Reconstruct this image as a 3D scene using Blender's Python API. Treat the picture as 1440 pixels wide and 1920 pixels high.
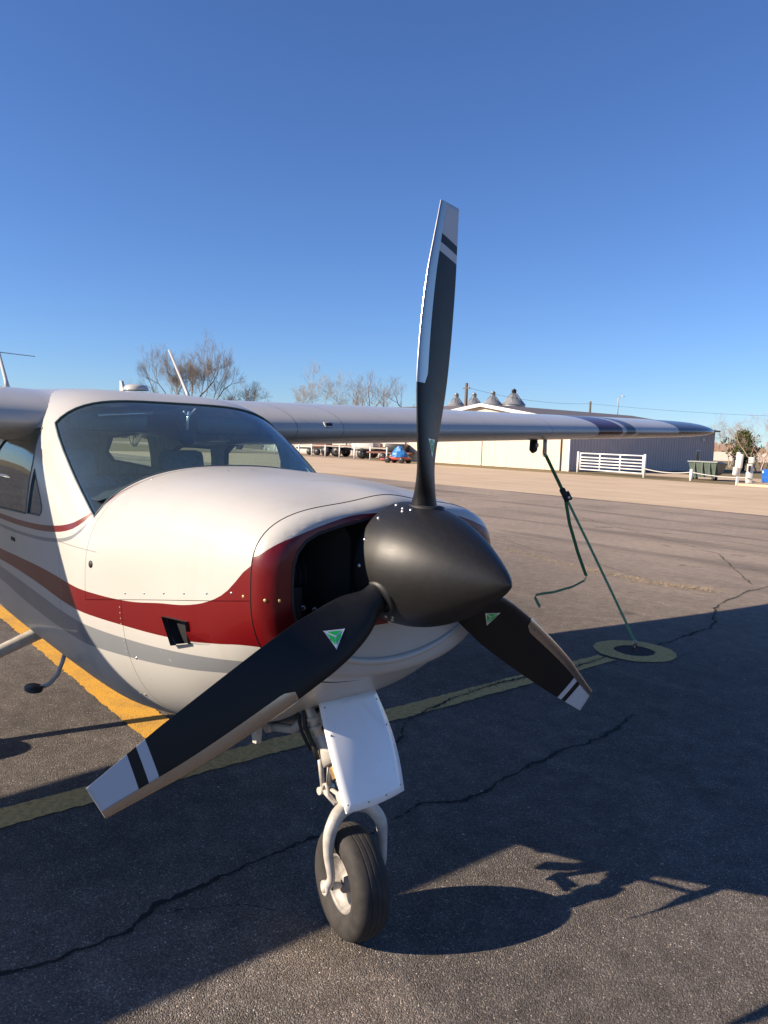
import bpy, bmesh, math, random
import numpy as np
from mathutils import Vector, Matrix
from mathutils.bvhtree import BVHTree

for _o in list(bpy.data.objects):
    bpy.data.objects.remove(_o, do_unlink=True)
SC = bpy.context.scene
COL = SC.collection
R = math.radians
random.seed(7)

# ------------------------------------------------------------------ camera, sky, sun, exposure
# frame: x = along the aeroplane's nose, y = along its left wing, z up; origin on the ground under the hub
HEAD, PITCH, ROLL = 0.8839, 0.0946, 0.0328
cam_d = bpy.data.cameras.new('camera')
cam_d.sensor_fit = 'VERTICAL'; cam_d.sensor_height = 24.0
cam_d.lens = 1420.0/1920.0*24.0
cam_d.clip_start = 0.05; cam_d.clip_end = 4000
cam = bpy.data.objects.new('camera', cam_d); COL.objects.link(cam)
_n = Vector((math.cos(HEAD), -math.sin(HEAD), 0)); _w = Vector((math.sin(HEAD), math.cos(HEAD), 0))
def _loc(v): return Vector((v.dot(_n), v.dot(_w), v.z))
_f = Vector((0, math.cos(PITCH), -math.sin(PITCH))); _u = Vector((0, math.sin(PITCH), math.cos(PITCH))); _r = Vector((1, 0, 0))
_r2 = math.cos(ROLL)*_r + math.sin(ROLL)*_u; _u2 = -math.sin(ROLL)*_r + math.cos(ROLL)*_u
_a, _b, _c = _loc(_r2), _loc(_u2), _loc(-_f)
cam.matrix_world = Matrix(((_a.x, _b.x, _c.x, 1.5803), (_a.y, _b.y, _c.y, -1.4415), (_a.z, _b.z, _c.z, 1.6035), (0, 0, 0, 1)))
SC.camera = cam

SUN_DIR = Vector((0.90, 1.93, -1.0)).normalized()       # the way the light travels
sun_el = math.asin(-SUN_DIR.z)
sun_az = math.atan2(-SUN_DIR.x, -SUN_DIR.y)            # clockwise from +y
world = bpy.data.worlds.new('World'); SC.world = world; world.use_nodes = True
wn = world.node_tree
sky = wn.nodes.new('ShaderNodeTexSky'); sky.sky_type = 'NISHITA'; sky.sun_disc = False
sky.sun_elevation = sun_el; sky.sun_rotation = sun_az
sky.air_density = 1.0; sky.dust_density = 0.0; sky.ozone_density = 2.0; sky.altitude = 200
bg = wn.nodes['Background']; bg.inputs['Strength'].default_value = 0.053
tint = wn.nodes.new('ShaderNodeMix'); tint.data_type = 'RGBA'; tint.blend_type = 'MULTIPLY'; tint.inputs[0].default_value = 1.0
tint.inputs[7].default_value = (.69, .94, 1.44, 1)      # the phone's deep blue rendering of a clear winter sky, all over
wn.links.new(sky.outputs[0], tint.inputs[6]); wn.links.new(tint.outputs[2], bg.inputs[0])
sl = bpy.data.lights.new('sun', 'SUN'); sl.energy = 5.0; sl.angle = R(0.53); sl.color = (1.0, 0.845, 0.66)
sun = bpy.data.objects.new('sun', sl); COL.objects.link(sun)
sun.rotation_euler = SUN_DIR.to_track_quat('-Z', 'Y').to_euler(); sun.location = (-20, -40, 25)
SC.view_settings.view_transform = 'Standard'; SC.view_settings.look = 'None'
SC.view_settings.exposure = 1.02; SC.view_settings.gamma = 1.0; SC.view_settings.use_curve_mapping = False
SC.cycles.max_bounces = 8; SC.cycles.transparent_max_bounces = 16
SC.cycles.use_denoising = True

# ------------------------------------------------------------------ helpers
def tag(o, label=None, cat=None, group=None, kind=None):
    if label: o['label'] = label
    if cat: o['category'] = cat
    if group: o['group'] = group
    if kind: o['kind'] = kind
    return o
def empty(name, loc=(0, 0, 0), rz=0, label=None, cat=None, group=None):
    o = bpy.data.objects.new(name, None); COL.objects.link(o); o.location = loc; o.rotation_euler = (0, 0, rz)
    o.empty_display_size = 0.2
    return tag(o, label, cat, group)
def link(name, me, m=None, parent=None):
    o = bpy.data.objects.new(name, me); COL.objects.link(o)
    if m is not None:
        for q in (m if isinstance(m, (list, tuple)) else [m]): me.materials.append(q)
    if parent: o.parent = parent
    return o
class MB:
    """collects vertices and faces of one mesh"""
    def __init__(s): s.v = []; s.f = []; s.mi = []; s.sm = []
    def add(s, v, f, mi=0, sm=False):
        k = len(s.v); s.v += [tuple(p) for p in v]
        for q in f: s.f.append(tuple(i+k for i in q)); s.mi.append(mi); s.sm.append(sm)
        return s
    def box(s, c, d, mi=0, mat=None):
        v = [Vector((c[0]+a*d[0]/2, c[1]+b*d[1]/2, c[2]+e*d[2]/2)) for a in (-1, 1) for b in (-1, 1) for e in (-1, 1)]
        if mat is not None: v = [mat @ p for p in v]
        return s.add(v, [(0, 1, 3, 2), (4, 6, 7, 5), (0, 4, 5, 1), (2, 3, 7, 6), (0, 2, 6, 4), (1, 5, 7, 3)], mi)
    def bevbox(s, c, d, b, mi=0, mat=None):
        """box with all edges chamfered by b"""
        bm = bmesh.new(); bmesh.ops.create_cube(bm, size=1)
        for v in bm.verts: v.co = Vector((v.co.x*d[0], v.co.y*d[1], v.co.z*d[2]))
        bmesh.ops.bevel(bm, geom=bm.edges[:], offset=b, segments=2, affect='EDGES', profile=0.5)
        bm.verts.index_update()
        vs = [v.co+Vector(c) for v in bm.verts]
        if mat is not None: vs = [mat @ p for p in vs]
        s.add(vs, [tuple(v.index for v in f.verts) for f in bm.faces], mi, True); bm.free(); return s
    def tube(s, path, rad, n=10, mi=0, cap=True, sm=True, closed=False):
        P = [Vector(p) for p in path]; m = len(P)
        rr = rad if isinstance(rad, (list, tuple)) else [rad]*m
        vs = []; ref = None
        for i, p in enumerate(P):
            if closed: t = (P[(i+1) % m]-P[i-1])
            else: t = (P[min(i+1, m-1)]-P[max(i-1, 0)])
            t = t.normalized() if t.length > 1e-9 else Vector((0, 0, 1))
            if ref is None: ref = Vector((0, 0, 1)) if abs(t.z) < .9 else Vector((1, 0, 0))
            a = ref-t*ref.dot(t); a = a.normalized() if a.length > 1e-6 else t.orthogonal().normalized()
            ref = a; b = t.cross(a)
            for k in range(n):
                an = 2*math.pi*k/n; vs.append(p+(a*math.cos(an)+b*math.sin(an))*rr[i])
        fs = []
        for i in range(m if closed else m-1):
            j = (i+1) % m
            for k in range(n): fs.append((i*n+k, i*n+(k+1) % n, j*n+(k+1) % n, j*n+k))
        s.add(vs, fs, mi, sm)
        if cap and not closed:
            k = len(s.v)-n*m
            s.f.append(tuple(range(k+n-1, k-1, -1))); s.mi.append(mi); s.sm.append(False)
            s.f.append(tuple(range(k+n*(m-1), k+n*m))); s.mi.append(mi); s.sm.append(False)
        return s
    def lathe(s, prof, org, axis, n=32, mi=0, sm=True):
        """prof = [(distance along axis, radius)]"""
        ax = Vector(axis).normalized(); a = ax.orthogonal().normalized(); b = ax.cross(a); o = Vector(org); vs = []; fs = []
        for d, r in prof:
            for k in range(n):
                an = 2*math.pi*k/n; vs.append(o+ax*d+(a*math.cos(an)+b*math.sin(an))*r)
        for i in range(len(prof)-1):
            for k in range(n): fs.append((i*n+k, i*n+(k+1) % n, (i+1)*n+(k+1) % n, (i+1)*n+k))
        return s.add(vs, fs, mi, sm)
    def prism(s, poly, axis, a, b, mi=0):
        """polygon in the other two axes, run from a to b along axis (0, 1, 2)"""
        n = len(poly)
        def p3(q, h): l = list(q); l.insert(axis, h); return l
        v = [p3(q, a) for q in poly]+[p3(q, b) for q in poly]
        return s.add(v, [tuple(range(n)), tuple(range(2*n-1, n-1, -1))]+[(i, n+i, n+(i+1) % n, (i+1) % n) for i in range(n)], mi)
    def build(s, name, m=None, parent=None, fix=True):
        me = bpy.data.meshes.new(name); me.from_pydata(s.v, [], s.f)
        me.polygons.foreach_set('material_index', s.mi); me.polygons.foreach_set('use_smooth', s.sm)
        if fix:
            bm = bmesh.new(); bm.from_mesh(me); bmesh.ops.recalc_face_normals(bm, faces=bm.faces[:]); bm.to_mesh(me); bm.free()
        me.update()
        return link(name, me, m, parent)
def lerp(a, b, t): return a+(b-a)*t
def interp(x, xs, ys):
    """monotone cubic (pchip) through points sorted by xs"""
    xs = np.asarray(xs, float); ys = np.asarray(ys, float); h = np.diff(xs); d = np.diff(ys)/h; m = np.zeros(len(xs))
    m[0], m[-1] = d[0], d[-1]
    for i in range(1, len(xs)-1):
        if d[i-1]*d[i] > 0:
            w1, w2 = 2*h[i]+h[i-1], h[i]+2*h[i-1]; m[i] = (w1+w2)/(w1/d[i-1]+w2/d[i])
    i = int(np.clip(np.searchsorted(xs, x)-1, 0, len(xs)-2)); t = (min(max(x, xs[0]), xs[-1])-xs[i])/h[i]
    return ((2*t**3-3*t*t+1)*ys[i]+(t**3-2*t*t+t)*h[i]*m[i]+(-2*t**3+3*t*t)*ys[i+1]+(t**3-t*t)*h[i]*m[i+1])

# ------------------------------------------------------------------ materials
class N:
    """small wrapper round a node tree"""
    def __init__(s, name):
        s.m = bpy.data.materials.new(name); s.m.use_nodes = True; s.t = s.m.node_tree
        s.p = s.t.nodes['Principled BSDF']; s.out = s.t.nodes['Material Output']
    def n(s, typ, **kw):
        q = s.t.nodes.new('ShaderNode'+typ)
        for k, v in kw.items(): setattr(q, k, v)
        return q
    def put(s, sock, v):
        if isinstance(v, bpy.types.NodeSocket): s.t.links.new(v, sock)
        elif v is not None:
            if hasattr(sock.default_value, '__len__') and not hasattr(v, '__len__'): v = (v, v, v, 1)
            elif hasattr(v, '__len__') and len(v) == 3 and len(sock.default_value) == 4: v = (*v, 1)
            sock.default_value = v
    def math(s, op, a, b=None, c=None, clamp=False):
        q = s.n('Math', operation=op, use_clamp=clamp)
        for i, v in enumerate((a, b, c)): s.put(q.inputs[i], v)
        return q.outputs[0]
    def mix(s, fac, a, b, mode='MIX'):
        q = s.n('Mix', data_type='RGBA', blend_type=mode); s.put(q.inputs[0], fac); s.put(q.inputs[6], a); s.put(q.inputs[7], b); return q.outputs[2]
    def coord(s, which='Object'): return s.n('TexCoord').outputs[which]
    def xyz(s, which='Object'):
        q = s.n('SeparateXYZ'); s.put(q.inputs[0], s.coord(which)); return q.outputs
    def noise(s, scale, detail=4, rough=.55, vec=None, out=0, dist=0):
        q = s.n('TexNoise'); q.inputs['Scale'].default_value = scale; q.inputs['Detail'].default_value = detail; q.inputs['Roughness'].default_value = rough
        q.inputs['Distortion'].default_value = dist
        s.put(q.inputs['Vector'], vec if vec is not None else s.coord()); return q.outputs[out]
    def voro(s, scale, vec=None, out='Distance', feature='F1'):
        q = s.n('TexVoronoi', feature=feature); q.inputs['Scale'].default_value = scale; s.put(q.inputs['Vector'], vec if vec is not None else s.coord()); return q.outputs[out]
    def ramp(s, f, pts):
        q = s.n('ValToRGB'); e = q.color_ramp.elements
        while len(e) < len(pts): e.new(.5)
        for k, (p, c) in enumerate(pts): e[k].position = p; e[k].color = (c, c, c, 1) if not hasattr(c, '__len__') else (*c, 1)
        s.put(q.inputs[0], f); return q.outputs[0]
    def mapv(s, vec, scale=(1, 1, 1), rot=(0, 0, 0)):
        q = s.n('Mapping'); s.put(q.inputs[0], vec); q.inputs['Scale'].default_value = scale; q.inputs['Rotation'].default_value = rot; return q.outputs[0]
    def bump(s, h, strength=.3, dist=.01, prev=None):
        q = s.n('Bump'); q.inputs['Strength'].default_value = strength; q.inputs['Distance'].default_value = dist; s.put(q.inputs['Height'], h)
        if prev is not None: s.put(q.inputs['Normal'], prev)
        return q.outputs[0]
    def curve(s, x, pts, x0, x1, v0, v1):
        """a value read from a smooth curve through pts"""
        q = s.n('FloatCurve'); c = q.mapping.curves[0]
        P = sorted(((px-x0)/(x1-x0), (pv-v0)/(v1-v0)) for px, pv in pts)
        c.points[0].location = P[0]; c.points[1].location = P[-1]
        for a in P[1:-1]: c.points.new(*a)
        q.mapping.update()
        u = s.math('MULTIPLY_ADD', x, 1/(x1-x0), -x0/(x1-x0))
        s.put(q.inputs['Value'], u)
        return s.math('MULTIPLY_ADD', q.outputs[0], v1-v0, v0)
    def between(s, v, lo, hi):
        return s.math('MULTIPLY', s.math('GREATER_THAN', v, lo), s.math('LESS_THAN', v, hi))
    def set(s, col=None, rough=None, metal=None, coat=None, coat_rough=.05, normal=None, spec=None, trans=None, emit=None):
        p = s.p.inputs
        s.put(p['Base Color'], col); s.put(p['Roughness'], rough); s.put(p['Metallic'], metal)
        if coat is not None: s.put(p['Coat Weight'], coat); p['Coat Roughness'].default_value = coat_rough
        if normal is not None: s.put(p['Normal'], normal)
        if spec is not None: s.put(p['Specular IOR Level'], spec)
        return s.m
def simple(name, col, rough=.5, metal=0, coat=None, var=.12, scale=30, bump=0, spec=None):
    a = N(name); nz = a.noise(scale, 5, .6)
    c = a.mix(a.ramp(nz, [(.3, 0), (.7, 1)]), tuple(x*(1-var) for x in col), tuple(min(1, x*(1+var)) for x in col))
    rr = a.math('MULTIPLY_ADD', nz, .25, max(rough-.12, .02))
    return a.set(c, rr, metal, coat, normal=a.bump(nz, bump, .004) if bump else None, spec=spec)

WHITE, MAROON, GREY = (.458, .444, .412), (.122, .0022, .0035), (.19, .20, .212)
def paint_base(a, col):
    """aircraft enamel: faint orange peel, chalky wear, dust"""
    big = a.noise(2.2, 4, .6); fine = a.noise(60, 3, .6)
    c = a.mix(a.ramp(big, [(.35, 0), (.75, 1)]), col, a.mix(1.0, col, (.93, .915, .89), 'MULTIPLY'))
    chips = a.math('GREATER_THAN', a.noise(34, 2, .5), .775)
    c = a.mix(a.math('MULTIPLY', chips, .22), c, (.62, .60, .56))
    run = a.noise(1.0, 4, .6, a.mapv(a.coord(), (7, 7, .9))); c = a.mix(a.math('MULTIPLY', a.ramp(run, [(.56, 0), (.80, 1)]), .30), c, a.mix(1.0, c, (.72, .66, .58), 'MULTIPLY'))
    bugs = a.math('GREATER_THAN', a.noise(75, 2, .5), .765); c = a.mix(a.math('MULTIPLY', bugs, .45), c, (.10, .08, .06))
    wav = a.noise(4.5, 2, .5)
    r = a.math('MULTIPLY_ADD', big, .18, .24)
    return c, r, a.bump(wav, .10, .012, a.bump(a.math('MULTIPLY_ADD', fine, .3, big), .03, .004))
def line_between(a, v, c, w): return a.math('LESS_THAN', a.math('ABSOLUTE', a.math('SUBTRACT', v, c)), w)
def mat_fuselage():
    a = N('paint_fuselage'); x, y, z = a.xyz()
    kw = dict(x0=-8.0, x1=0.0, v0=.4, v1=1.6)
    ext = lambda l, end: l+[(-3.4, end), (-8.0, end+.14)]
    rt = a.curve(x, ext([(-.02, 1.31), (-.175, 1.262), (-.25, 1.195), (-.33, 1.145), (-.485, 1.100), (-.63, 1.080), (-.842, 1.052), (-1.05, 1.046), (-1.446, 1.056), (-1.9, 1.052), (-2.28, 1.045)], 1.05), **kw)
    rb = a.curve(x, ext([(-.02, 1.04), (-.175, 1.034), (-.25, 1.027), (-.34, 1.011), (-.574, .980), (-.818, .966), (-1.177, .966), (-1.65, .985), (-2.08, .993), (-2.28, .992)], 1.00), **kw)
    gt = a.curve(x, ext([(-.02, .99), (-.175, .985), (-.25, .975), (-.556, .938), (-.845, .920), (-1.226, .925), (-1.77, .943), (-2.22, .958)], .97), **kw)
    gb = a.curve(x, ext([(-.02, .945), (-.175, .94), (-.29, .925), (-.579, .880), (-.87, .853), (-1.26, .845), (-1.83, .857), (-2.27, .888)], .91), **kw)
    bl = a.curve(x, [(-8, 1.22), (-3.4, 1.20), (-2.27, 1.198), (-1.8, 1.205), (-1.42, 1.228), (-1.25, 1.253), (-1.17, 1.285), (-1.135, 1.32), (-1.11, 1.375), (-1.085, 1.45), (-1.06, 1.60), (0, 1.6)], **kw)
    belt = a.between(z, a.math('SUBTRACT', bl, .012), a.math('ADD', bl, .012))
    bl2 = a.math('SUBTRACT', bl, .042)
    bel2 = a.between(z, a.math('SUBTRACT', bl2, .008), a.math('ADD', bl2, .006))
    isred = a.math('MAXIMUM', a.between(z, rb, rt), belt); isgry = a.math('MAXIMUM', a.between(z, gb, gt), bel2)
    c = a.mix(isgry, a.mix(isred, WHITE, MAROON), GREY)
    # thin scribed panel joints on the fuselage skin
    j = a.math('MULTIPLY', line_between(a, x, -1.335, .0016), a.math('LESS_THAN', z, 1.19))
    j = a.math('MAXIMUM', j, a.math('MULTIPLY', line_between(a, x, -2.42, .0018), a.between(z, .66, 1.6)))
    j = a.math('MAXIMUM', j, a.math('MULTIPLY', line_between(a, x, -3.3, .0018), a.between(z, .3, 1.9)))
    j = a.math('MAXIMUM', j, a.math('MULTIPLY', line_between(a, z, .70, .0016), a.between(x, -2.42, -1.335)))
    j = a.math('MAXIMUM', j, a.math('MULTIPLY', line_between(a, z, 1.19, .0014), a.between(x, -1.34, -1.02)))
    top = a.math('GREATER_THAN', z, 1.40)     # oil filler door on the cowl top
    ex = a.math('MAXIMUM', line_between(a, x, -1.00, .0014), line_between(a, x, -.88, .0014)); ey = a.math('MAXIMUM', line_between(a, y, -.17, .0014), line_between(a, y, -.03, .0014))
    dr = a.math('MAXIMUM', a.math('MULTIPLY', ex, a.between(y, -.17, -.03)), a.math('MULTIPLY', ey, a.between(x, -1.0, -.88)))
    j = a.math('MAXIMUM', j, a.math('MULTIPLY', a.math('MULTIPLY', dr, top), .6))
    c = a.mix(a.math('MULTIPLY', j, .6), c, (.05, .045, .04))
    c, r, b = paint_base(a, c)
    return a.set(c, r, 0, .16, .06, normal=b, spec=.38)
def mat_nose():
    a = N('paint_nose_bowl'); x, y, z = a.xyz(); ay = a.math('ABSOLUTE', y)
    top = a.curve(ay, [(0, 1.395), (.10, 1.394), (.15, 1.392), (.22, 1.38), (.35, 1.342), (.41, 1.316), (.455, 1.275), (.5, 1.24)], 0, .5, 1, 1.6)
    bot = a.curve(ay, [(0, 1.065), (.2, 1.06), (.35, 1.04), (.42, 1.034), (.5, 1.03)], 0, .5, 1, 1.6)
    c = a.mix(a.between(z, bot, top), WHITE, MAROON)
    c, r, b = paint_base(a, c)
    return a.set(c, r, 0, .16, .06, normal=b, spec=.38)
def mat_wing():
    a = N('paint_wing'); x, y, z = a.xyz(); ay = a.math('ABSOLUTE', y)
    c = a.mix(a.between(ay, 3.50, 3.84), WHITE, (.060, .007, .010))
    c = a.mix(a.between(ay, 3.90, 4.04), c, (.060, .056, .056))
    c = a.mix(a.math('GREATER_THAN', ay, 4.76), c, (.060, .056, .056))
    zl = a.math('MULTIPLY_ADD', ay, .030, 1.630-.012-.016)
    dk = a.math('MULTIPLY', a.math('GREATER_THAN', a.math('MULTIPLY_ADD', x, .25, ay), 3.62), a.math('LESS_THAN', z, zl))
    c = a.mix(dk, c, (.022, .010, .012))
    j = a.math('MAXIMUM', line_between(a, ay, 1.02, .003), a.math('MAXIMUM', line_between(a, ay, 2.9, .003), line_between(a, ay, .72, .003)))
    c = a.mix(a.math('MULTIPLY', j, .55), c, (.06, .06, .06))
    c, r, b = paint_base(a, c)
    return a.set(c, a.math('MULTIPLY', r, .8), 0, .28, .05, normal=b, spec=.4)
def mat_plain_paint(name, col, rough=.3, coat=.3):
    a = N(name); c, r, b = paint_base(a, col); return a.set(c, a.math('ADD', r, rough-.3), 0, coat, .06, normal=b)
def mat_asphalt():
    a = N('asphalt'); v = a.coord(); x, y, z = a.xyz()
    agg = a.voro(230, v, 'Color'); sp = a.n('SeparateColor'); a.put(sp.inputs[0], agg)
    d = a.voro(230, v); fine = a.noise(420, 2, .6, v); mid = a.noise(9, 5, .62, v); big = a.noise(.55, 5, .6, v); pat = a.noise(.12, 3, .5, v)
    stone = a.ramp(sp.outputs[0], [(0, .30), (.5, .42), (.80, .60), (.95, .80), (.985, 1.0), (1, 1.9)])
    c = a.mix(1.0, (.280, .243, .212), stone, 'MULTIPLY')
    c = a.mix(1.0, c, a.ramp(mid, [(.25, .72), (.75, 1.28)]), 'MULTIPLY')
    c = a.mix(1.0, c, a.ramp(big, [(.3, .72), (.7, 1.30)]), 'MULTIPLY')
    st = a.noise(1.0, 4, .6, a.mapv(v, (.35, 2.4, 1), (0, 0, R(20))))
    c = a.mix(a.math('MULTIPLY', a.ramp(st, [(.52, 0), (.72, 1)]), .55), c, a.mix(1, c, (1.55, 1.45, 1.32), 'MULTIPLY'))
    # weathered to a dry buff grey towards the apron
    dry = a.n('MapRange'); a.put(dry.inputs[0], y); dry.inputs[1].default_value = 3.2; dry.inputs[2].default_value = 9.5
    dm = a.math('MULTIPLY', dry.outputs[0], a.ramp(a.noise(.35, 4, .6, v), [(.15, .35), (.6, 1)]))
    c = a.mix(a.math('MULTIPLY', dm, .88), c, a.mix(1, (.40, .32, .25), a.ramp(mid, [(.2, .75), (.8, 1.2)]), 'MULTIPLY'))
    bands = a.noise(1.0, 5, .62, a.mapv(v, (.10, .85, 1), (0, 0, R(-4)))); far_m = a.n('MapRange'); a.put(far_m.inputs[0], y); far_m.inputs[1].default_value = 6.0; far_m.inputs[2].default_value = 9.0
    c = a.mix(a.math('MULTIPLY', a.math('MULTIPLY', a.ramp(bands, [(.50, 0), (.62, 1)]), far_m.outputs[0]), .55), c, (.115, .098, .086))
    pale = a.ramp(a.noise(2.3, 4, .65, a.mapv(v, (.5, 1.6, 1))), [(.60, 0), (.72, 1)]); c = a.mix(a.math('MULTIPLY', pale, .22), c, (.30, .255, .205))
    oil = a.ramp(a.noise(1.7, 3, .5, v), [(.67, 0), (.74, 1)])
    c = a.mix(a.math('MULTIPLY', oil, .45), c, (.02, .019, .018))
    h = a.math('ADD', a.math('MULTIPLY', d, -1.0), a.math('MULTIPLY', fine, .35))
    b = a.bump(h, .85, .006); b = a.bump(mid, .25, .012, b)
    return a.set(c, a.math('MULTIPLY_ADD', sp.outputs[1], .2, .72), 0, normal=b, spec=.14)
def mat_concrete():
    a = N('apron_concrete'); v = a.coord(); x, y, z = a.xyz()
    big = a.noise(.4, 5, .6, v); st = a.noise(1, 4, .6, a.mapv(v, (.12, 1.1, 1))); f = a.noise(60, 3, .6, v)
    c = a.mix(a.ramp(big, [(.3, 0), (.7, 1)]), (.49, .37, .25), (.58, .445, .31))
    c = a.mix(a.math('MULTIPLY', a.ramp(st, [(.5, 0), (.75, 1)]), .35), c, (.30, .235, .175))
    jx = line_between(a, a.math('FRACT', a.math('MULTIPLY', x, 1/4.5)), .5, .004); jy = line_between(a, a.math('FRACT', a.math('MULTIPLY', y, 1/4.5)), .5, .004)
    c = a.mix(a.math('MULTIPLY', a.math('MAXIMUM', jx, jy), .5), c, (.16, .13, .10))
    return a.set(c, .9, 0, normal=a.bump(f, .2, .005), spec=.15)
def mat_grass():
    a = N('winter_grass'); v = a.coord(); b1 = a.noise(.25, 5, .6, v); f = a.noise(14, 4, .65, v)
    c = a.mix(a.ramp(b1, [(.3, 0), (.7, 1)]), (.27, .185, .085), (.20, .155, .07))
    c = a.mix(a.ramp(f, [(.35, 0), (.7, .6)]), c, (.11, .095, .04))
    return a.set(c, .95, 0, normal=a.bump(f, .8, .05))
def mat_yellow():
    a = N('yellow_marking_paint'); v = a.coord()
    w = a.ramp(a.noise(120, 3, .6, v), [(.30, 0), (.46, 1)]); w2 = a.ramp(a.noise(5, 4, .6, v), [(.25, .55), (.55, 1)])
    c = a.mix(a.math('MULTIPLY', w, w2), (.17, .13, .07), (.70, .36, .03))
    return a.set(c, .8, 0, normal=a.bump(a.voro(170, v), .6, .004))
def mat_yellow_shade():  # same faded yellow paint, its colour shifted for where it lies in shade
    a = N('yellow_paint_shade_toned'); v = a.coord()
    c = a.mix(a.ramp(a.noise(40, 4, .6, v), [(.3, 0), (.6, 1)]), (.50, .32, .12), (.76, .50, .19)); c = a.mix(a.ramp(a.noise(90, 4, .65, v), [(.60, 0), (.68, .85)]), c, (.13, .11, .095))
    return a.set(c, .85, 0, normal=a.bump(a.voro(230, v), .5, .004), spec=.12)
def mat_glass(name, tint, haze=.02):
    a = N(name); t = a.t; t.nodes.remove(a.p)
    tr = a.n('BsdfTransparent'); tr.inputs[0].default_value = (*tint, 1)
    gl = a.n('BsdfGlossy'); gl.inputs['Roughness'].default_value = .015; gl.inputs['Color'].default_value = (.9, .95, 1, 1)
    ge = a.n('NewGeometry'); dt = a.n('VectorMath', operation='DOT_PRODUCT'); a.put(dt.inputs[0], ge.outputs['Normal']); a.put(dt.inputs[1], ge.outputs['Incoming'])
    fz = a.math('POWER', a.math('SUBTRACT', 1.0, a.math('ABSOLUTE', dt.outputs['Value'])), 4.2)
    m = a.n('MixShader'); a.put(m.inputs[0], a.math('MULTIPLY_ADD', fz, .80, .085)); a.put(m.inputs[1], tr.outputs[0]); a.put(m.inputs[2], gl.outputs[0])
    df = a.n('BsdfDiffuse'); df.inputs[0].default_value = (.42, .56, .54, 1)  # teal haze mixed in to brighten the glass
    m2 = a.n('MixShader'); a.put(m2.inputs[0], a.math('MULTIPLY_ADD', a.ramp(a.noise(6, 5, .7), [(.4, .0), (.8, 1)]), .015, haze)); a.put(m2.inputs[1], m.outputs[0]); a.put(m2.inputs[2], df.outputs[0])
    a.put(a.out.inputs[0], m2.outputs[0])
    return a.m
def mat_blade():
    a = N('blade_paint'); uv = a.n('UVMap'); s = a.n('SeparateXYZ'); a.put(s.inputs[0], uv.outputs[0]); u, v = s.outputs[0], s.outputs[1]
    vv = a.math('MULTIPLY_ADD', u, .022, v)
    w = a.math('MAXIMUM', a.between(vv, .872, .896), a.math('GREATER_THAN', vv, .920))
    nz = a.noise(40, 4, .6)
    c = a.mix(w, a.mix(nz, (.005, .0055, .0065), (.009, .009, .010)), (.50, .51, .53))
    return a.set(c, a.math('MULTIPLY_ADD', nz, .12, .38), 0, normal=a.bump(a.noise(220, 2, .5), .04, .002), spec=.28)
def mat_spinner():
    a = N('spinner_matte_black'); v = a.coord(); n1 = a.noise(14, 5, .7, a.mapv(v, (.6, 6, 6))); n2 = a.noise(160, 2, .6, v)
    c = a.mix(a.ramp(n1, [(.45, 0), (.8, 1)]), (.011, .0108, .0112), (.016, .015, .015))
    return a.set(c, a.math('MULTIPLY_ADD', n1, .09, .42), 0, normal=a.bump(n2, .03, .002), spec=.42)
def mat_tyre():
    a = N('tyre_rubber'); n1 = a.noise(22, 5, .65); n2 = a.noise(6, 3, .5)
    c = a.mix(a.ramp(n1, [(.35, 0), (.75, 1)]), (.024, .022, .021), (.048, .043, .040)); c = a.mix(a.math('MULTIPLY', a.ramp(n2, [(.45, 0), (.7, 1)]), .3), c, (.065, .057, .050))
    return a.set(c, .75, 0, normal=a.bump(n1, .12, .004), spec=.3)
def mat_bark(name, col):
    a = N(name); n1 = a.noise(3, 4, .6); c = a.mix(n1, tuple(q*.7 for q in col), tuple(q*1.3 for q in col)); return a.set(c, .9, 0)
def mat_needles():
    a = N('evergreen_needles'); oi = a.n('ObjectInfo'); n1 = a.noise(1.6, 4, .6); c = a.mix(a.ramp(n1, [(.3, 0), (.7, 1)]), (.06, .075, .022), (.14, .14, .05)); return a.set(c, .8, 0)
def mat_siding(name, col, sc):
    a = N(name); x, y, z = a.xyz(); n1 = a.noise(.8, 5, .6); n2 = a.noise(5, 4, .6, a.mapv(a.coord(), (1, 1, .1)))
    c = a.mix(a.ramp(n1, [(.3, 0), (.7, 1)]), tuple(q*.92 for q in col), col); c = a.mix(a.math('MULTIPLY', a.ramp(n2, [(.5, 0), (.8, 1)]), .2), c, tuple(q*.6 for q in col))
    return a.set(c, .5, 0, spec=.3)

M = {}
M['fus'] = mat_fuselage(); M['nose'] = mat_nose(); M['wing'] = mat_wing()
M['white'] = mat_plain_paint('paint_white', WHITE); M['gearwhite'] = simple('gear_enamel_grubby', (.43, .40, .355), .38, 0, .2, .22, 26, .1)
M['duct'] = simple('intake_duct_paint', (.03, .032, .036), .45, 0, None, .2, 20)
M['dark2'] = simple('shade_dark_alloy', (.028, .028, .03), .55, .2, None, .3, 30)  # the intake's darkness is put into the metal's colour
M['rim'] = simple('wheel_rim_dirty', (.24, .22, .20), .5, .1, None, .35, 30, .2)
M['grubby'] = simple('greasy_alloy', (.30, .28, .25), .5, .3, None, .4, 30, .2)
M['asphalt'] = mat_asphalt(); M['concrete'] = mat_concrete(); M['grass'] = mat_grass(); M['yellow'] = mat_yellow(); M['yellow_shade'] = mat_yellow_shade()
M['crack'] = simple('crack_dirt', (.012, .011, .010), .95, 0, None, .3, 60, .5)
M['crumb'] = simple('loose_asphalt_grains', (.13, .115, .10), .9, 0, None, .5, 90)
M['straw'] = simple('dry_straw', (.42, .31, .17), .9, 0, None, .3, 60)
M['ws'] = mat_glass('windshield_acrylic', (.82, .97, .94), .05); M['glass'] = mat_glass('side_window_acrylic', (.66, .78, .70))
M['seal'] = simple('window_seal', (.10, .125, .12), .5)
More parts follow.
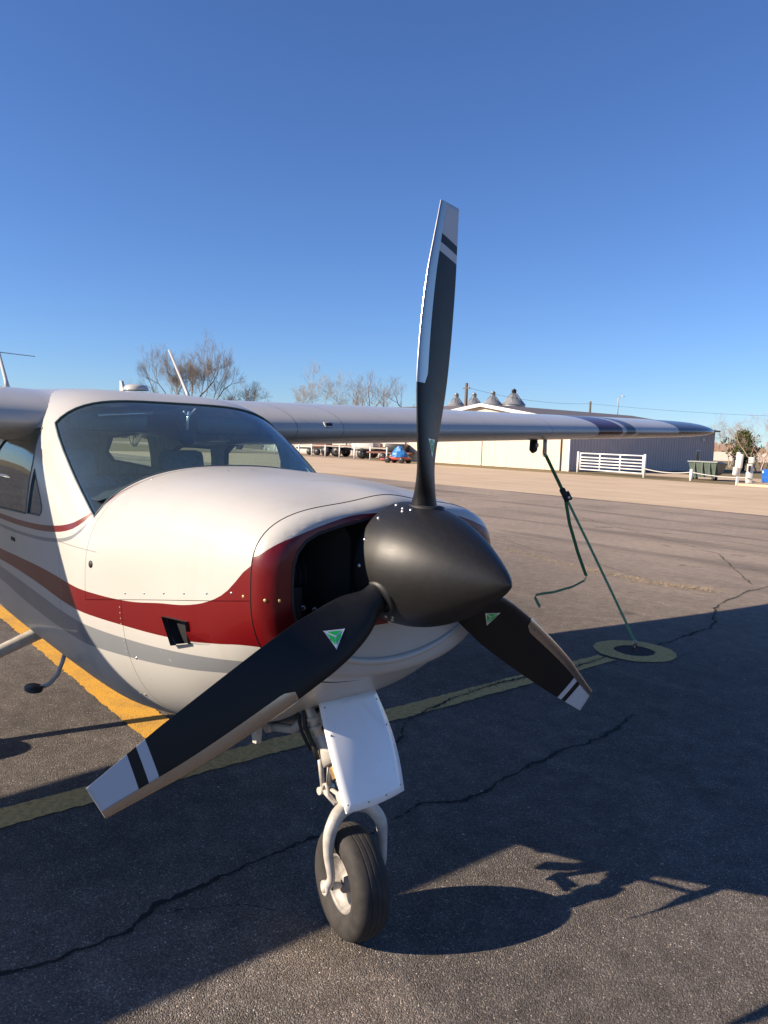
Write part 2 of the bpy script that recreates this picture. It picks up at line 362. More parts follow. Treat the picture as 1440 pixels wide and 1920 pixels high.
M['blade'] = mat_blade(); M['spin'] = mat_spinner(); M['tyre'] = mat_tyre()
M['nickel'] = simple('nickel_edge', (.40, .375, .35), .22, 1.0, None, .02, 4)
M['steel'] = simple('bare_steel', (.55, .53, .50), .3, .9, None, .2, 60)
M['dark'] = simple('shade_and_trim_black', (.008, .008, .009), .6, 0, None, .3, 20)
M['black'] = simple('black_rubber', (.014, .014, .015), .55, 0, None, .3, 20)
M['brass'] = simple('weathered_brass', (.42, .27, .12), .45, .6, None, .3, 60)
M['rust'] = simple('rusty_steel', (.16, .06, .03), .7, .3, None, .4, 80)
M['lining'] = simple('cabin_headliner', (.60, .63, .60), .8, 0, None, .15, 20)
M['seat'] = simple('seat_fabric', (.17, .23, .29), .9, 0, None, .25, 40, .3)
M['tan'] = simple('cabin_trim_tan', (.38, .36, .27), .8, 0, None, .15, 20)
M['panel'] = simple('glareshield_vinyl', (.02, .026, .028), .6, 0, None, .2, 40)
M['green'] = simple('decal_green', (.008, .42, .07), .4, 0, .0, .05)
M['silver'] = simple('decal_silver', (.66, .70, .70), .25, .3, None, .05)
M['strap'] = simple('strap_webbing_green', (.045, .17, .055), .8, 0, None, .35, 90, .3)
M['strapl'] = simple('strap_webbing_edge', (.17, .33, .17), .8, 0, None, .3, 90, .3)

# ------------------------------------------------------------------ the setting: ground, apron, markings
def sheet(name, x0, x1, y0, y1, z, m, nx=1, ny=1, label=None):
    b = MB(); vs = [(lerp(x0, x1, i/nx), lerp(y0, y1, j/ny), z) for i in range(nx+1) for j in range(ny+1)]
    b.add(vs, [(i*(ny+1)+j, (i+1)*(ny+1)+j, (i+1)*(ny+1)+j+1, i*(ny+1)+j+1) for i in range(nx) for j in range(ny)])
    o = b.build(name, m, fix=False); tag(o, kind='structure'); return o
sheet('ground', -1800, 1800, -1800, 1800, -.010, M['grass'])
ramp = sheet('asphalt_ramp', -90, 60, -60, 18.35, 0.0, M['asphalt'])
sheet('concrete_apron', -60, 60, 18.352, 34.6, 0.002, M['concrete'])
sheet('service_drive', -120, -12.2, 40.2, 45.5, -.004, M['concrete'])
sheet('gravel_yard', -120, -44.5, 34.602, 40.19, -.003, simple('yard_gravel', (.27, .205, .145), .95, 0, None, .35, 3, .4))
def wavy_strip(name, pts, w, z, m, seed, jit=.006, step=.05):
    """painted stripe with slightly uneven edges, along a polyline"""
    rnd = random.Random(seed); b = MB(); vs = []; step = .03; jit = jit*1.3
    for (x0, y0), (x1, y1) in zip(pts[:-1], pts[1:]):
        L = math.hypot(x1-x0, y1-y0); n = max(2, int(L/step)); nx, ny = -(y1-y0)/L, (x1-x0)/L
        for i in range(n+1):
            t = i/n; a = w/2+rnd.uniform(-jit, jit); c = w/2+rnd.uniform(-jit, jit)
            vs += [(lerp(x0, x1, t)+nx*a, lerp(y0, y1, t)+ny*a, z), (lerp(x0, x1, t)-nx*c, lerp(y0, y1, t)-ny*c, z)]
    b.add(vs, [(2*i, 2*i+2, 2*i+3, 2*i+1) for i in range(len(vs)//2-1)])
    o = b.build(name, m, fix=False); tag(o, kind='structure'); return o
wavy_strip('yellow_line', [(-1.70, -9), (-1.70, 3.50)], .165, .004, M['yellow_shade'], 1)
wavy_strip('yellow_line', [(-1.80, .16), (-30, .16)], .21, .0045, M['yellow'], 2)
def crack(pts, w, seed, parent=None, z=.0035, m=None, jit=.03):
    """an open crack: a jagged dark ribbon that changes width"""
    rnd = random.Random(seed); P = []
    for (x0, y0), (x1, y1) in zip(pts[:-1], pts[1:]):
        n = max(2, int(math.hypot(x1-x0, y1-y0)/.022))
        for i in range(n): P.append((lerp(x0, x1, i/n), lerp(y0, y1, i/n)))
    b = MB(); vs = []; o1 = o2 = 0
    for i, (x, y) in enumerate(P):
        o1 = o1*.82+rnd.uniform(-1, 1)*jit*.38; o2 = o2*.8+rnd.uniform(-1, 1)*jit*.25
        ww = w*rnd.uniform(.5, 1.15)*(.70+.30*math.sin(i*.21+seed))
        j = rnd.uniform(-.004, .004)
        vs += [(x+o1-ww+j, y+o2+j, z), (x+o1+ww, y+o2-j, z)]
    b.add(vs, [(2*i, 2*i+2, 2*i+3, 2*i+1) for i in range(len(vs)//2-1)])
    o = b.build('pavement_crack', m or M['crack'], fix=False); o.parent = parent
    if w > .0095 and m is None:      # loosened, paler grains along both lips
        e = MB(); r2 = random.Random(seed+50)
        for i in range(0, len(vs)-2, 2):
            for q in range(3):
                sd_ = r2.choice((0, 1)); px, py, _ = vs[i+sd_]; dx = r2.uniform(.001, .022)*(1 if sd_ else -1); g = r2.uniform(.0018, .0048); yy = py+r2.uniform(-.012, .012)
                e.add([(px+dx-g, yy-g*.6, z), (px+dx+g, yy-g, z), (px+dx+g*.5, yy+g, z), (px+dx, yy, z+g*.8)], [(0, 1, 3), (1, 2, 3), (2, 0, 3)])
        k_ = e.build('crumbled_edge', M['crumb'], fix=False); k_.parent = o; k_['kind'] = 'stuff'
    return o
crack([(-.72, -1.6), (-.717, -.958), (-.689, -.785), (-.701, -.566), (-.786, -.44), (-.771, -.289), (-.794, -.06), (-.831, .217), (-.719, .444), (-.788, .739), (-.714, .93), (-.702, 1.128), (-.78, 1.528), (-.774, 2.0), (-.86, 2.6)], .013, 3, ramp)
crack([(-.80, .30), (-1.10, .72), (-1.38, 1.13), (-1.60, 1.43), (-1.735, 1.99), (-1.723, 2.6), (-1.66, 3.1), (-1.72, 3.55)], .010, 5, ramp, .0065)
crack([(-1.66, 4.12), (-1.70, 4.6), (-1.767, 5.2), (-1.9, 5.5), (-2.168, 6.06), (-2.30, 6.6), (-2.41, 7.27), (-2.5, 9)], .014, 8, ramp)
crack([(-.70, -.43), (-.58, -.20), (-.47, -.12)], .004, 9, ramp)
crack([(-3.4, 6.9), (-4.5, 7.4), (-5.9, 7.7), (-8.5, 8.9), (-13, 9.9)], .013, 10, ramp)
crack([(-2.6, 7.8), (-4.2, 10.1), (-6.0, 11.2), (-9, 13)], .012, 11, ramp)
crack([(-20, 14.0), (-12, 14.3), (-2, 14.8), (6, 15)], .02, 12, ramp)
crack([(-20, 10.4), (-12, 10.9), (-4, 12.3), (6, 12.9)], .012, 14, ramp)
# straw-dry weeds lying in the long joint
def weeds(name, pts, n, seed, spread):
    rnd = random.Random(seed); b = MB()
    for k in range(n):
        i = rnd.randrange(len(pts)-1); t = rnd.random(); x = lerp(pts[i][0], pts[i+1][0], t)+rnd.gauss(0, spread); y = lerp(pts[i][1], pts[i+1][1], t)+rnd.gauss(0, spread)
        an = rnd.uniform(0, 6.28); l = rnd.uniform(.03, .11); h = rnd.uniform(.004, .03); w = .003
        dx, dy = math.cos(an)*l, math.sin(an)*l
        b.add([(x-dy/l*w, y+dx/l*w, .004), (x+dy/l*w, y-dx/l*w, .004), (x+dx, y+dy, .004+h)], [(0, 1, 2)])
    o = b.build(name, M['straw'], fix=False); tag(o, 'dry straw weeds caught in the pavement joint', 'weeds', kind='stuff'); return o
weeds('dry_weeds', [(-2.62, 6.95), (-3.3, 6.75), (-4.3, 6.85), (-6.2, 7.3)], 900, 4, .07)

rnd = random.Random(77); b = MB()
for k in range(260):
    x, y = rnd.uniform(-6, 1.1), rnd.uniform(-1.6, 6.5); r = rnd.choice((.0025, .003, .004, .007)); z = r*.6
    b.add([(x+r, y, z), (x, y+r*.8, z), (x-r*1.2, y, z), (x, y-r, z), (x+r*.1, y, z+r*.7), (x, y, 0)], [(0, 1, 4), (1, 2, 4), (2, 3, 4), (3, 0, 4), (1, 0, 5), (2, 1, 5), (3, 2, 5), (0, 3, 5)])
o = b.build('loose_grit', simple('pale_grit', (.42, .38, .33), .9), fix=False); tag(o, 'pale grit scattered over the asphalt', 'grit', kind='stuff')

# ------------------------------------------------------------------ fuselage surface
ST = [  # x, top, bottom, half width, widest height, upper exponent, lower exponent
    (-0.175, 1.418, .885, .452, 1.20, 3.3, 2.6), (-0.30, 1.442, .785, .474, 1.19, 3.1, 2.6), (-0.45, 1.460, .705, .492, 1.175, 3.0, 2.6),
    (-0.62, 1.471, .615, .512, 1.155, 2.9, 2.6), (-0.86, 1.478, .548, .548, 1.12, 2.75, 2.6), (-1.00, 1.481, .525, .575, 1.10, 2.65, 2.6), (-1.12, 1.482, .512, .596, 1.085, 2.6, 2.6),
    (-1.16, 1.500, .508, .600, 1.085, 2.7, 2.6), (-1.40, 1.618, .498, .606, 1.085, 3.4, 2.6), (-1.66, 1.735, .492, .606, 1.085, 4.2, 2.6),
    (-1.72, 1.755, .491, .606, 1.085, 4.3, 2.6), (-1.90, 1.786, .49, .606, 1.085, 4.5, 2.6), (-2.30, 1.806, .488, .606, 1.085, 4.6, 2.6), (-3.0, 1.806, .492, .60, 1.09, 4.4, 2.6),
    (-3.5, 1.79, .515, .565, 1.10, 3.8, 2.6), (-4.2, 1.66, .60, .47, 1.12, 2.8, 2.5), (-5.2, 1.49, .74, .33, 1.14, 2.3, 2.3), (-6.4, 1.36, .90, .19, 1.14, 2.1, 2.1), (-7.5, 1.25, 1.03, .06, 1.14, 2, 2)]
_sx = [s[0] for s in ST][::-1]
def sect(x):
    p = [interp(x, _sx, [s[k] for s in ST][::-1]) for k in range(1, 7)]
    if -1.66 <= x <= -1.12:      # the windshield is straight in side view
        t = (x+1.12)/(-.54); p[0] = lerp(1.482, 1.735, t)+.020*math.sin(math.pi*t)
    return p
NQ = 30
def ring(x, inset=0.0):
    zt, zb, hw, zw, nt, nb = sect(x); zt -= inset; zb += inset; hw -= inset
    def quarter(h, e):
        t = np.linspace(0, math.pi/2, 400); yy = hw*np.cos(t)**(2/e); zz = h*np.sin(t)**(2/e)
        s = np.concatenate([[0], np.cumsum(np.hypot(np.diff(yy), np.diff(zz)))]); q = np.linspace(0, s[-1], NQ+1)
        return np.interp(q, s, yy), np.interp(q, s, zz)
    uy, uz = quarter(zt-zw, nt); ly, lz = quarter(zw-zb, nb)
    pts = [(-y, zw+z) for y, z in zip(uy, uz)]                       # right side up to the crown
    pts += [(y, zw+z) for y, z in zip(uy[::-1][1:], uz[::-1][1:])]   # over to the left side
    pts += [(y, zw-z) for y, z in zip(ly[1:], lz[1:])]
    pts += [(-y, zw-z) for y, z in zip(ly[::-1][1:-1], lz[::-1][1:-1])]
    k = .022*max(0, min(1, (x+.50)/.30))
    return [(y, z+(k*math.exp(-(y/.115)**2) if z > 1.3 else 0)) for y, z in pts]
def xs_range(a, b, step):
    n = max(1, int(round(abs(a-b)/step))); return [lerp(a, b, i/n) for i in range(n+1)]
XS = xs_range(-.175, -1.12, .025)+xs_range(-1.12, -1.72, .025)[1:]+xs_range(-1.72, -3.5, .05)[1:]+xs_range(-3.5, -7.5, .16)[1:]
def shell(xs, inset=0.0, rings=None):
    bm = bmesh.new(); prev = None
    for i, x in enumerate(xs):
        rg = rings[i] if rings else ring(x, inset)
        cur = [bm.verts.new((x, y, z)) for y, z in rg]
        if prev:
            m = len(cur)
            for k in range(m): bm.faces.new((prev[k], prev[(k+1) % m], cur[(k+1) % m], cur[k]))
        prev = cur
    bm.normal_update()
    return bm
def keep(bm, co, no):
    """throw away everything on the side the normal points to"""
    bmesh.ops.bisect_plane(bm, geom=bm.verts[:]+bm.edges[:]+bm.faces[:], plane_co=co, plane_no=no, clear_outer=True, dist=1e-5)
def in_poly(p, poly):
    s = 0; n = len(poly)
    for i in range(n):
        (x0, y0), (x1, y1) = poly[i], poly[(i+1) % n]; c = (x1-x0)*(p[1]-y0)-(y1-y0)*(p[0]-x0)
        if abs(c) < 1e-12: continue
        if s == 0: s = 1 if c > 0 else -1
        elif (c > 0) != (s > 0): return False
    return True
def cut_poly(bm, poly, axes, flt):
    """score a convex outline (in two axes) into the faces that pass flt; gives the faces inside it"""
    i, j = axes; k = 3-i-j; lo = [min(p[q] for p in poly)-.08 for q in (0, 1)]; hi = [max(p[q] for p in poly)+.08 for q in (0, 1)]
    for a in range(len(poly)):
        p0, p1 = poly[a], poly[(a+1) % len(poly)]; no = [0, 0, 0]; no[i] = p1[1]-p0[1]; no[j] = -(p1[0]-p0[0]); co = [0, 0, 0]; co[i], co[j] = p0
        fs = [f for f in bm.faces if flt(f.calc_center_median()) and any(lo[0] <= v.co[i] <= hi[0] and lo[1] <= v.co[j] <= hi[1] for v in f.verts)]
        g = set(fs)
        for f in fs: g.update(f.edges); g.update(f.verts)
        bmesh.ops.bisect_plane(bm, geom=list(g), plane_co=co, plane_no=no, dist=1e-6)
    return [f for f in bm.faces if flt(f.calc_center_median()) and in_poly((f.calc_center_median()[i], f.calc_center_median()[j]), poly)]
def take(bm, faces):
    """move faces out of bm into a bmesh of their own"""
    nb = bmesh.new(); vm = {}
    for f in faces:
        nb.faces.new([vm.setdefault(v, nb.verts.new(v.co)) if v in vm else vm.setdefault(v, nb.verts.new(v.co)) for v in f.verts])
    bmesh.ops.delete(bm, geom=faces, context='FACES'); nb.normal_update(); return nb
def bm_obj(name, bm, m, parent, out_from=None, thick=0, smooth=True):
    bmesh.ops.remove_doubles(bm, verts=bm.verts[:], dist=1e-6)
    bmesh.ops.recalc_face_normals(bm, faces=bm.faces[:])
    if out_from is not None and len(bm.faces):
        s = sum((f.normal.dot(f.calc_center_median()-Vector(out_from(f.calc_center_median()))) > 0) for f in bm.faces)
        if s < len(bm.faces)/2: bmesh.ops.reverse_faces(bm, faces=bm.faces[:])
    for f in bm.faces: f.smooth = smooth
    me = bpy.data.meshes.new(name); bm.to_mesh(me); bm.free()
    o = link(name, me, m, parent)
    return o
axis_pt = lambda c: (c.x, 0, 1.12)
def loops(bm):
    """ordered boundary loops"""
    adj = {}
    for e in bm.edges:
        if len(e.link_faces) == 1:
            for v in e.verts: adj.setdefault(v, []).append(e.other_vert(v))
    seen = set(); out = []
    for v in list(adj):
        if v in seen: continue
        L = [v]; seen.add(v); cur = v
        while True:
            nx = [q for q in adj[cur] if q not in seen]
            if not nx: break
            cur = nx[0]; seen.add(cur); L.append(cur)
        out.append([q.co.copy() for q in L])
    return out
def thin(P, d=.02):
    out = [P[0]]
    for p in P[1:]:
        if (p-out[-1]).length > d: out.append(p)
    return out

plane = empty('airplane', (-1.2, 0, 0), 0, 'white high-wing airplane with maroon and grey stripes, nose towards the viewer', 'airplane')
PL = MB
def part(o, p=plane):
    o.parent = p; o.matrix_parent_inverse = Matrix.Identity(4)
    o.location = Vector(o.location)-Vector(plane.location) if p is plane else o.location
    return o
# parts are modelled in the scene's frame; the mesh is shifted so that the object keeps the frame's coordinates for its material
def P_(mb, name, m, parent=None, label=None):
    """a part (child of the airplane) or a sub-part (child of a part)"""
    o = mb.build(name, m); 
    if parent is None: part(o)
    else: o.parent = parent
    if label: o['label'] = label
    return o
def PB(name, bm, m, parent=None, out=axis_pt, label=None):
    o = bm_obj(name, bm, m, None, out)
    if parent is None: part(o)
    else: o.parent = parent
    if label: o['label'] = label
    return o

G = .0009
HZ = lambda x: 1.052+(x+.86)*.165                  # cowl split line
# hinge plane normal
hn = Vector((-.165, 0, 1)).normalized(); hc = Vector((-.86, 0, 1.052))
# upper cowl
bm = shell([x for x in XS if x >= -1.13]); keep(bm, (-.175-G, 0, 0), (1, 0, 0)); keep(bm, (-1.085, 0, 0), (-1, 0, 0)); keep(bm, hc+hn*G, -hn)
keep(bm, (-1.085, 0, 0), (-1, 0, 0))
UC = PB('upper_cowl', bm, M['fus'])
# lower cowl with an exhaust cut-out in its side and the nose gear well in its belly
bm = shell([x for x in XS if x >= -1.0]); keep(bm, (-.175-G, 0, 0), (1, 0, 0)); keep(bm, (-.86+G, 0, 0), (-1, 0, 0)); keep(bm, hc-hn*G, hn)
f = cut_poly(bm, [(-.595, 1.045), (-.475, 1.052), (-.475, .986), (-.565, .962)], (0, 2), lambda c: c.y < -.3); bmesh.ops.delete(bm, geom=f, context='FACES')
WELL = [(-.36, -.10), (-.36, .10), (-.84, .085), (-.84, -.085)]
f = cut_poly(bm, WELL, (0, 1), lambda c: c.z < .86 and abs(c.y) < .3); bmesh.ops.delete(bm, geom=f, context='FACES')
LC = PB('lower_cowl', bm, M['fus'])
# nose bowl: from the seam round to a flat face behind the spinner, with two air intakes
NPX = [(-.175+G, 1.0), (-.160, .992), (-.146, .978), (-.133, .957), (-.122, .93), (-.114, .90), (-.109, .865), (-.1065, .82), (-.1055, .75), (-.105, .6), (-.105, .4), (-.105, .15)]
rg0 = ring(-.175)
nrings = [[(y*s, 1.205+(z-1.205)*s) for y, z in rg0] for x, s in NPX]
bm = shell([x for x, s in NPX], rings=nrings)
INL = [(-.365, 1.20), (-.362, 1.262), (-.350, 1.298), (-.325, 1.326), (-.285, 1.345), (-.20, 1.364), (-.10, 1.380), (-.05, 1.30), (-.05, 1.12), (-.10, 1.06), (-.26, 1.062), (-.315, 1.074), (-.345, 1.10), (-.360, 1.145)]
nb0 = BVHTree.FromBMesh(bm)
def nose_pt(y, z):
    h = nb0.ray_cast(Vector((1, y, z)), Vector((-1, 0, 0)))[0]; return h
for sgn in (1, -1):
    poly = [(sgn*y, z) for y, z in INL]
    f = cut_poly(bm, poly, (1, 2), lambda c: c.x > -.15); bmesh.ops.delete(bm, geom=f, context='FACES')
NB = PB('nose_bowl', bm, M['nose'], out=lambda c: (-.4, 0, 1.2))
for sgn in (1, -1):
    P = [nose_pt(sgn*y, z) for y, z in INL]
    P2 = []
    for a, b in zip(P, P[1:]+P[:1]):
        for t in (0, .25, .5, .75): P2.append(a.lerp(b, t))
    b = MB(); n = len(P2); c = sum(P2, Vector())/n; lay = [(0, 1.0), (-.006, .985), (-.02, .972), (-.06, .965), (-.16, .97)]
    vs = [(p.x+dx, c.y+(p.y-c.y)*s, c.z+(p.z-c.z)*s) for dx, s in lay for p in P2]
    b.add(vs, [(i*n+k, i*n+(k+1) % n, (i+1)*n+(k+1) % n, (i+1)*n+k) for i in range(len(lay)-1) for k in range(n)], 0, True)
    P_(b, 'intake_duct', M['duct'], NB)
    b = MB().tube([p+Vector((.000, 0, 0)) for p in P2], .0045, 6, closed=True); P_(b, 'intake_lip', M['black'], NB)
# the chin lip below the spinner
b = MB(); lip = []
for i in range(33):
    an = math.pi*(1.18+.64*i/32); y, z = math.cos(an)*.40, 1.215+math.sin(an)*.262
    h = nose_pt(y, z)
    if h: lip.append(h+Vector((.001, 0, 0)))
b.tube(lip, [.002+.010*math.sin(math.pi*i/(len(lip)-1)) for i in range(len(lip))], 10); P_(b, 'chin_lip', M['white'], NB)
# the rest of the fuselage
bm = shell([x for x in XS if x <= -.8]); 
b2 = bm.copy(); keep(b2, (-.86-G, 0, 0), (1, 0, 0)); keep(b2, (-1.085-2*G, 0, 0), (-1, 0, 0)); keep(b2, hc-hn*G, hn)      # below the split line, ahead of the windshield
f = cut_poly(b2, [(-.8, .6), (-.8, -.6), (-.86, -.6), (-.86, .6)], (0, 1), lambda c: False)
keep(bm, (-1.085-2*G, 0, 0), (1, 0, 0))
me_tmp = bpy.data.meshes.new('tmp'); b2.to_mesh(me_tmp); bm.from_mesh(me_tmp); b2.free(); bpy.data.meshes.remove(me_tmp)
bmesh.ops.remove_doubles(bm, verts=bm.verts[:], dist=1e-4)
WS = [(-1.122, 1.300), (-1.122, 1.70), (-1.668, 1.95), (-1.668, 1.630)]
DOORW = [(-1.735, 1.612), (-1.720, 1.468), (-1.790, 1.250), (-2.335, 1.232), (-2.350, 1.30), (-2.310, 1.500), (-2.22, 1.545)]
VENT = [(-1.690, 1.440), (-1.560, 1.305), (-1.560, 1.282), (-1.585, 1.262), (-1.765, 1.254)]
REARW = [(-2.50, 1.52), (-2.52, 1.26), (-2.95, 1.27), (-3.16, 1.33), (-3.12, 1.44), (-2.90, 1.52)]
AFTW = [(-3.34, 1.37), (-3.34, 1.60), (-3.80, 1.56), (-3.92, 1.46), (-3.86, 1.40)]
def windows(bm, grow=0):
    out = []
    def gr(poly):
        cx = sum(p[0] for p in poly)/len(poly); cz = sum(p[1] for p in poly)/len(poly)
        return [(x+math.copysign(grow, x-cx), z+math.copysign(grow, z-cz)) for x, z in poly] if grow else poly
    f = cut_poly(bm, gr(WS), (0, 2), lambda c: c.z > 1.2); out.append(('windshield', 0, take(bm, f)))
    for nm, poly in (('door_window', DOORW), ('vent_window', VENT), ('rear_window', REARW), ('aft_window', AFTW)):
        for s in (-1, 1):
            f = cut_poly(bm, gr(poly), (0, 2), lambda c: c.y*s > .3); out.append((nm, s, take(bm, f)))
    return out
W = windows(bm)
FU = PB('fuselage', bm, M['fus'])
for nm, s, g in W:
    lp = [thin(q) for q in loops(g)]
    for v in g.verts: v.co += Vector((0, -(v.co.y)*.008, -.003)) if s == 0 else Vector((0, -s*.004, 0))
    o = PB(nm, g, M['ws'] if nm == 'windshield' else M['glass'])
    for q in lp:
        if len(q) > 5: P_(MB().tube(q, (.0036 if nm == 'windshield' else .0032), 6, closed=True), 'window_seal', M['seal'], o)
# black liner in place of the shade inside the cowl, gear well edge and cabin lining, a little inside the skin
bm = shell(xs_range(-.16, -1.08, .06), rings=[[(y*.955, 1.19+(z-1.19)*.955) for y, z in ring(max(-1.08, min(-.175, x)))] for x in xs_range(-.16, -1.08, .06)])
f = cut_poly(bm, WELL, (0, 1), lambda c: c.z < .88 and abs(c.y) < .3); bmesh.ops.delete(bm, geom=f, context='FACES')
PB('cowl_shade_liner', bm, M['dark'])
def bulkhead(x, s, name, m):
    b = MB(); rg = ring(max(-7.5, min(-.175, x))); b.add([(x, y*s, 1.15+(z-1.15)*s) for y, z in rg], [tuple(range(len(rg)))]); return P_(b, name, m)
bulkhead(-.40, .90, 'engine_baffle', M['dark']); bulkhead(-1.12, .95, 'firewall', M['dark'])
lx = xs_range(-1.13, -4.2, .05)
bm = shell(lx, .018)
for nm, s, g in windows(bm, .012): g.free()
bmesh.ops.delete(bm, geom=[f for f in bm.faces if f.calc_center_median().z < .60], context='FACES')
PB('cabin_lining', bm, M['lining'])
bulkhead(-4.15, .96, 'rear_bulkhead', M['tan'])
# engine bits that show in the intake
for sgn in (-1, 1):
    b = MB()
    for k in range(9): b.lathe([(0, .02), (0, .066), (.004, .066), (.004, .02)], (-.35, sgn*(.20+k*.018), 1.19), (0, sgn, 0), 20)
    b.tube([(-.35, sgn*.19, 1.19), (-.35, sgn*.36, 1.19)], .03, 10); P_(b, 'cylinder_fins', M['dark2'])['kind'] = 'stuff'
b = MB(); b.lathe([(0, .0), (0, .135), (.02, .135), (.02, .10)], (-.135, 0, 1.25), (1, 0, 0), 40); P_(b, 'starter_ring_gear', M['dark'])
for y, z in ((-.255, 1.115), (-.215, 1.105)):
    b = MB(); b.lathe([(0, .004), (0, .008), (.003, .008), (.003, .004)], (-.22, y, z), (.8, -.5, .1), 14)
    P_(b, 'hose_fitting', M['steel'])
b = MB(); b.box((-.225, -.30, 1.13), (.004, .085, .09), 0, None); P_(b, 'baffle_plate', M['dark2'])
# exhaust cut-out: a sloping duct box
b = MB()
b.add([(-.600, -.52, 1.045), (-.475, -.50, 1.052), (-.475, -.49, .984), (-.565, -.505, .960), (-.595, -.40, 1.04), (-.47, -.36, 1.05), (-.47, -.36, .97), (-.565, -.38, .95)],
      [(0, 1, 5, 4), (1, 2, 6, 5), (2, 3, 7, 6), (3, 0, 4, 7), (4, 5, 6, 7)])
P_(b, 'air_outlet', M['black'], LC)
# quarter-turn fasteners along the split line and the nose bowl seam
def dome(b, p, n, r=.005, h=.0025):
    n = Vector(n).normalized(); b.lathe([(0, r), (h*.6, r*.85), (h, r*.4), (h*1.05, 0.0003)], Vector(p)-n*.0005, n, 10)
fbm = BVHTree.FromBMesh(shell(XS))
def surf(x, z, side=-1):
    h = fbm.ray_cast(Vector((x, side*2, z)), Vector((0, -side, 0))); return h[0], h[1] if h[1].y*side > 0 else -h[1]
for side in (-1, 1):
    for k, x in enumerate((-.835, -.72, -.605, -.49, -.37, -.255)):
        p, n = surf(x, HZ(x)+.022, side); b = MB(); dome(b, p, n, .0048); P_(b, 'fastener', M['steel'], UC)
    for k, (x, dz) in enumerate(((-.205, .012), (-.82, -.20))):
        p, n = surf(x, HZ(x)+dz, side); b = MB(); dome(b, p, n, .0055); P_(b, 'fastener', M['brass'] if k == 0 else M['steel'], LC)
    for dy in (.0, .028):
        q = nose_pt(side*(.432-dy*1.1), 1.172)
        if q: b = MB(); dome(b, q, (.55, side*.8, 0), .0055); P_(b, 'fastener', M['brass'], NB)
b = MB(); q = [surf(-.474, 1.022)[0], surf(-.474, .986)[0], surf(-.335, 1.002)[0], surf(-.36, 1.034)[0]]
b.add([q[0]+Vector((0, -.012, 0)), q[1]+Vector((0, -.004, 0)), q[2]+Vector((0, .002, 0)), q[3]+Vector((0, .002, 0)), q[0]+Vector((0, .01, 0)), q[1]+Vector((0, .01, 0))], [(0, 1, 2, 3), (0, 4, 5, 1), (0, 3, 4), (1, 5, 2)]); P_(b, 'outlet_fairing', M['fus'], LC)
rv = MB()
for k in range(52):
    for z0, xa, xb in ((.745, -1.36, -3.2), (1.165, -1.36, -3.2)):
        x = lerp(xa, xb, k/51); pp, nn = surf(x, z0); dome(rv, pp, nn, .0026, .0012)
for k in range(26):
    z = lerp(.66, 1.14, k/25)
    for x in (-1.325, -.872):
        if x > -1 and z > 1.03: continue
        pp, nn = surf(x, z); dome(rv, pp, nn, .0024, .0011)
P_(rv, 'rivet_row', M['white'], FU)['kind'] = 'stuff'
b = MB(); pp, nn = surf(-1.80, 1.125)
for i in range(4): q0 = surf(-2.03+i*.018, 1.118)[0]; b.box((q0.x, q0.y-.001, q0.z), (.012, .002, .016))
P_(b, 'door_placard', M['dark'], FU)['kind'] = 'stuff'
for xx, zz in ((-.90, .70), (-.93, .695)):
    b = MB(); pp, nn = surf(xx, zz); dome(b, pp, nn, .006, .003); P_(b, 'drain_plug', M['grubby'], FU)
def roof_pt(x, y):
    h = fbm.ray_cast(Vector((x, y, 3)), Vector((0, 0, -1))); return h[0], h[1] if h[1].z > 0 else -h[1]
for yy in (-.46, -.36, -.24, -.10, .06, .22, .36):
    pp, nn = roof_pt(-1.066, yy); b = MB(); dome(b, pp, nn, .0040, .002); P_(b, 'fastener', M['steel'], UC)
for yy in (-.15, -.05):
    pp, nn = roof_pt(-.888, yy); b = MB(); dome(b, pp, nn, .0050, .002); P_(b, 'oil_door_latch', M['steel'], UC)
p, n = surf(-1.05, 1.145); b = MB(); b.lathe([(0, .013), (.0012, .013), (.0012, .0)], p, n, 16); P_(b, 'vent_hole', M['dark'], FU)
b = MB()
b.tube([(-.175, y, z) for y, z in ring(-.178)], .0016, 5, closed=True); P_(b, 'cowl_seam', M['dark'], UC)

# ------------------------------------------------------------------ wings
def foil(n=28):
    """upper and lower halves of a thick laminar section, chord 0..1 from the nose"""
    t = [(1-math.cos(math.pi*i/n))/2 for i in range(n+1)]
    th = lambda x: 5*.138*(.2969*math.sqrt(x)-.126*x-.3516*x*x+.2843*x**3-.1015*x**4)
    up = [(x, th(x)*1.12+.018*math.sin(math.pi*x)) for x in t]; lo = [(x, -th(x)*.88+.018*math.sin(math.pi*x)) for x in t]
    return up[::-1]+lo[1:-1]
FO = foil()
def wing_at(y):
    le = interp(y, [0, .6, 4.6, 5.3, 5.6, 5.74, 5.82], [-1.82, -1.785, -1.945, -1.985, -2.07, -2.23, -2.55])
    te = interp(y, [0, .6, 1.0, 2.9, 4.6, 5.4, 5.82], [-3.93, -3.89, -3.83, -3.57, -3.42, -3.32, -3.10])
    zc = 1.630+max(0, y-.4)*.030
    tk = interp(y, [0, 2, 4.4, 5.4, 5.7, 5.82], [.84, .88, .86, .80, .56, .12])
    if y < .46: t = min(1, (.46-y)/.18); t = t*t*(3-2*t); tk = lerp(tk, .30, t); zc = lerp(zc, 1.747, t)
    return le, te, zc, tk
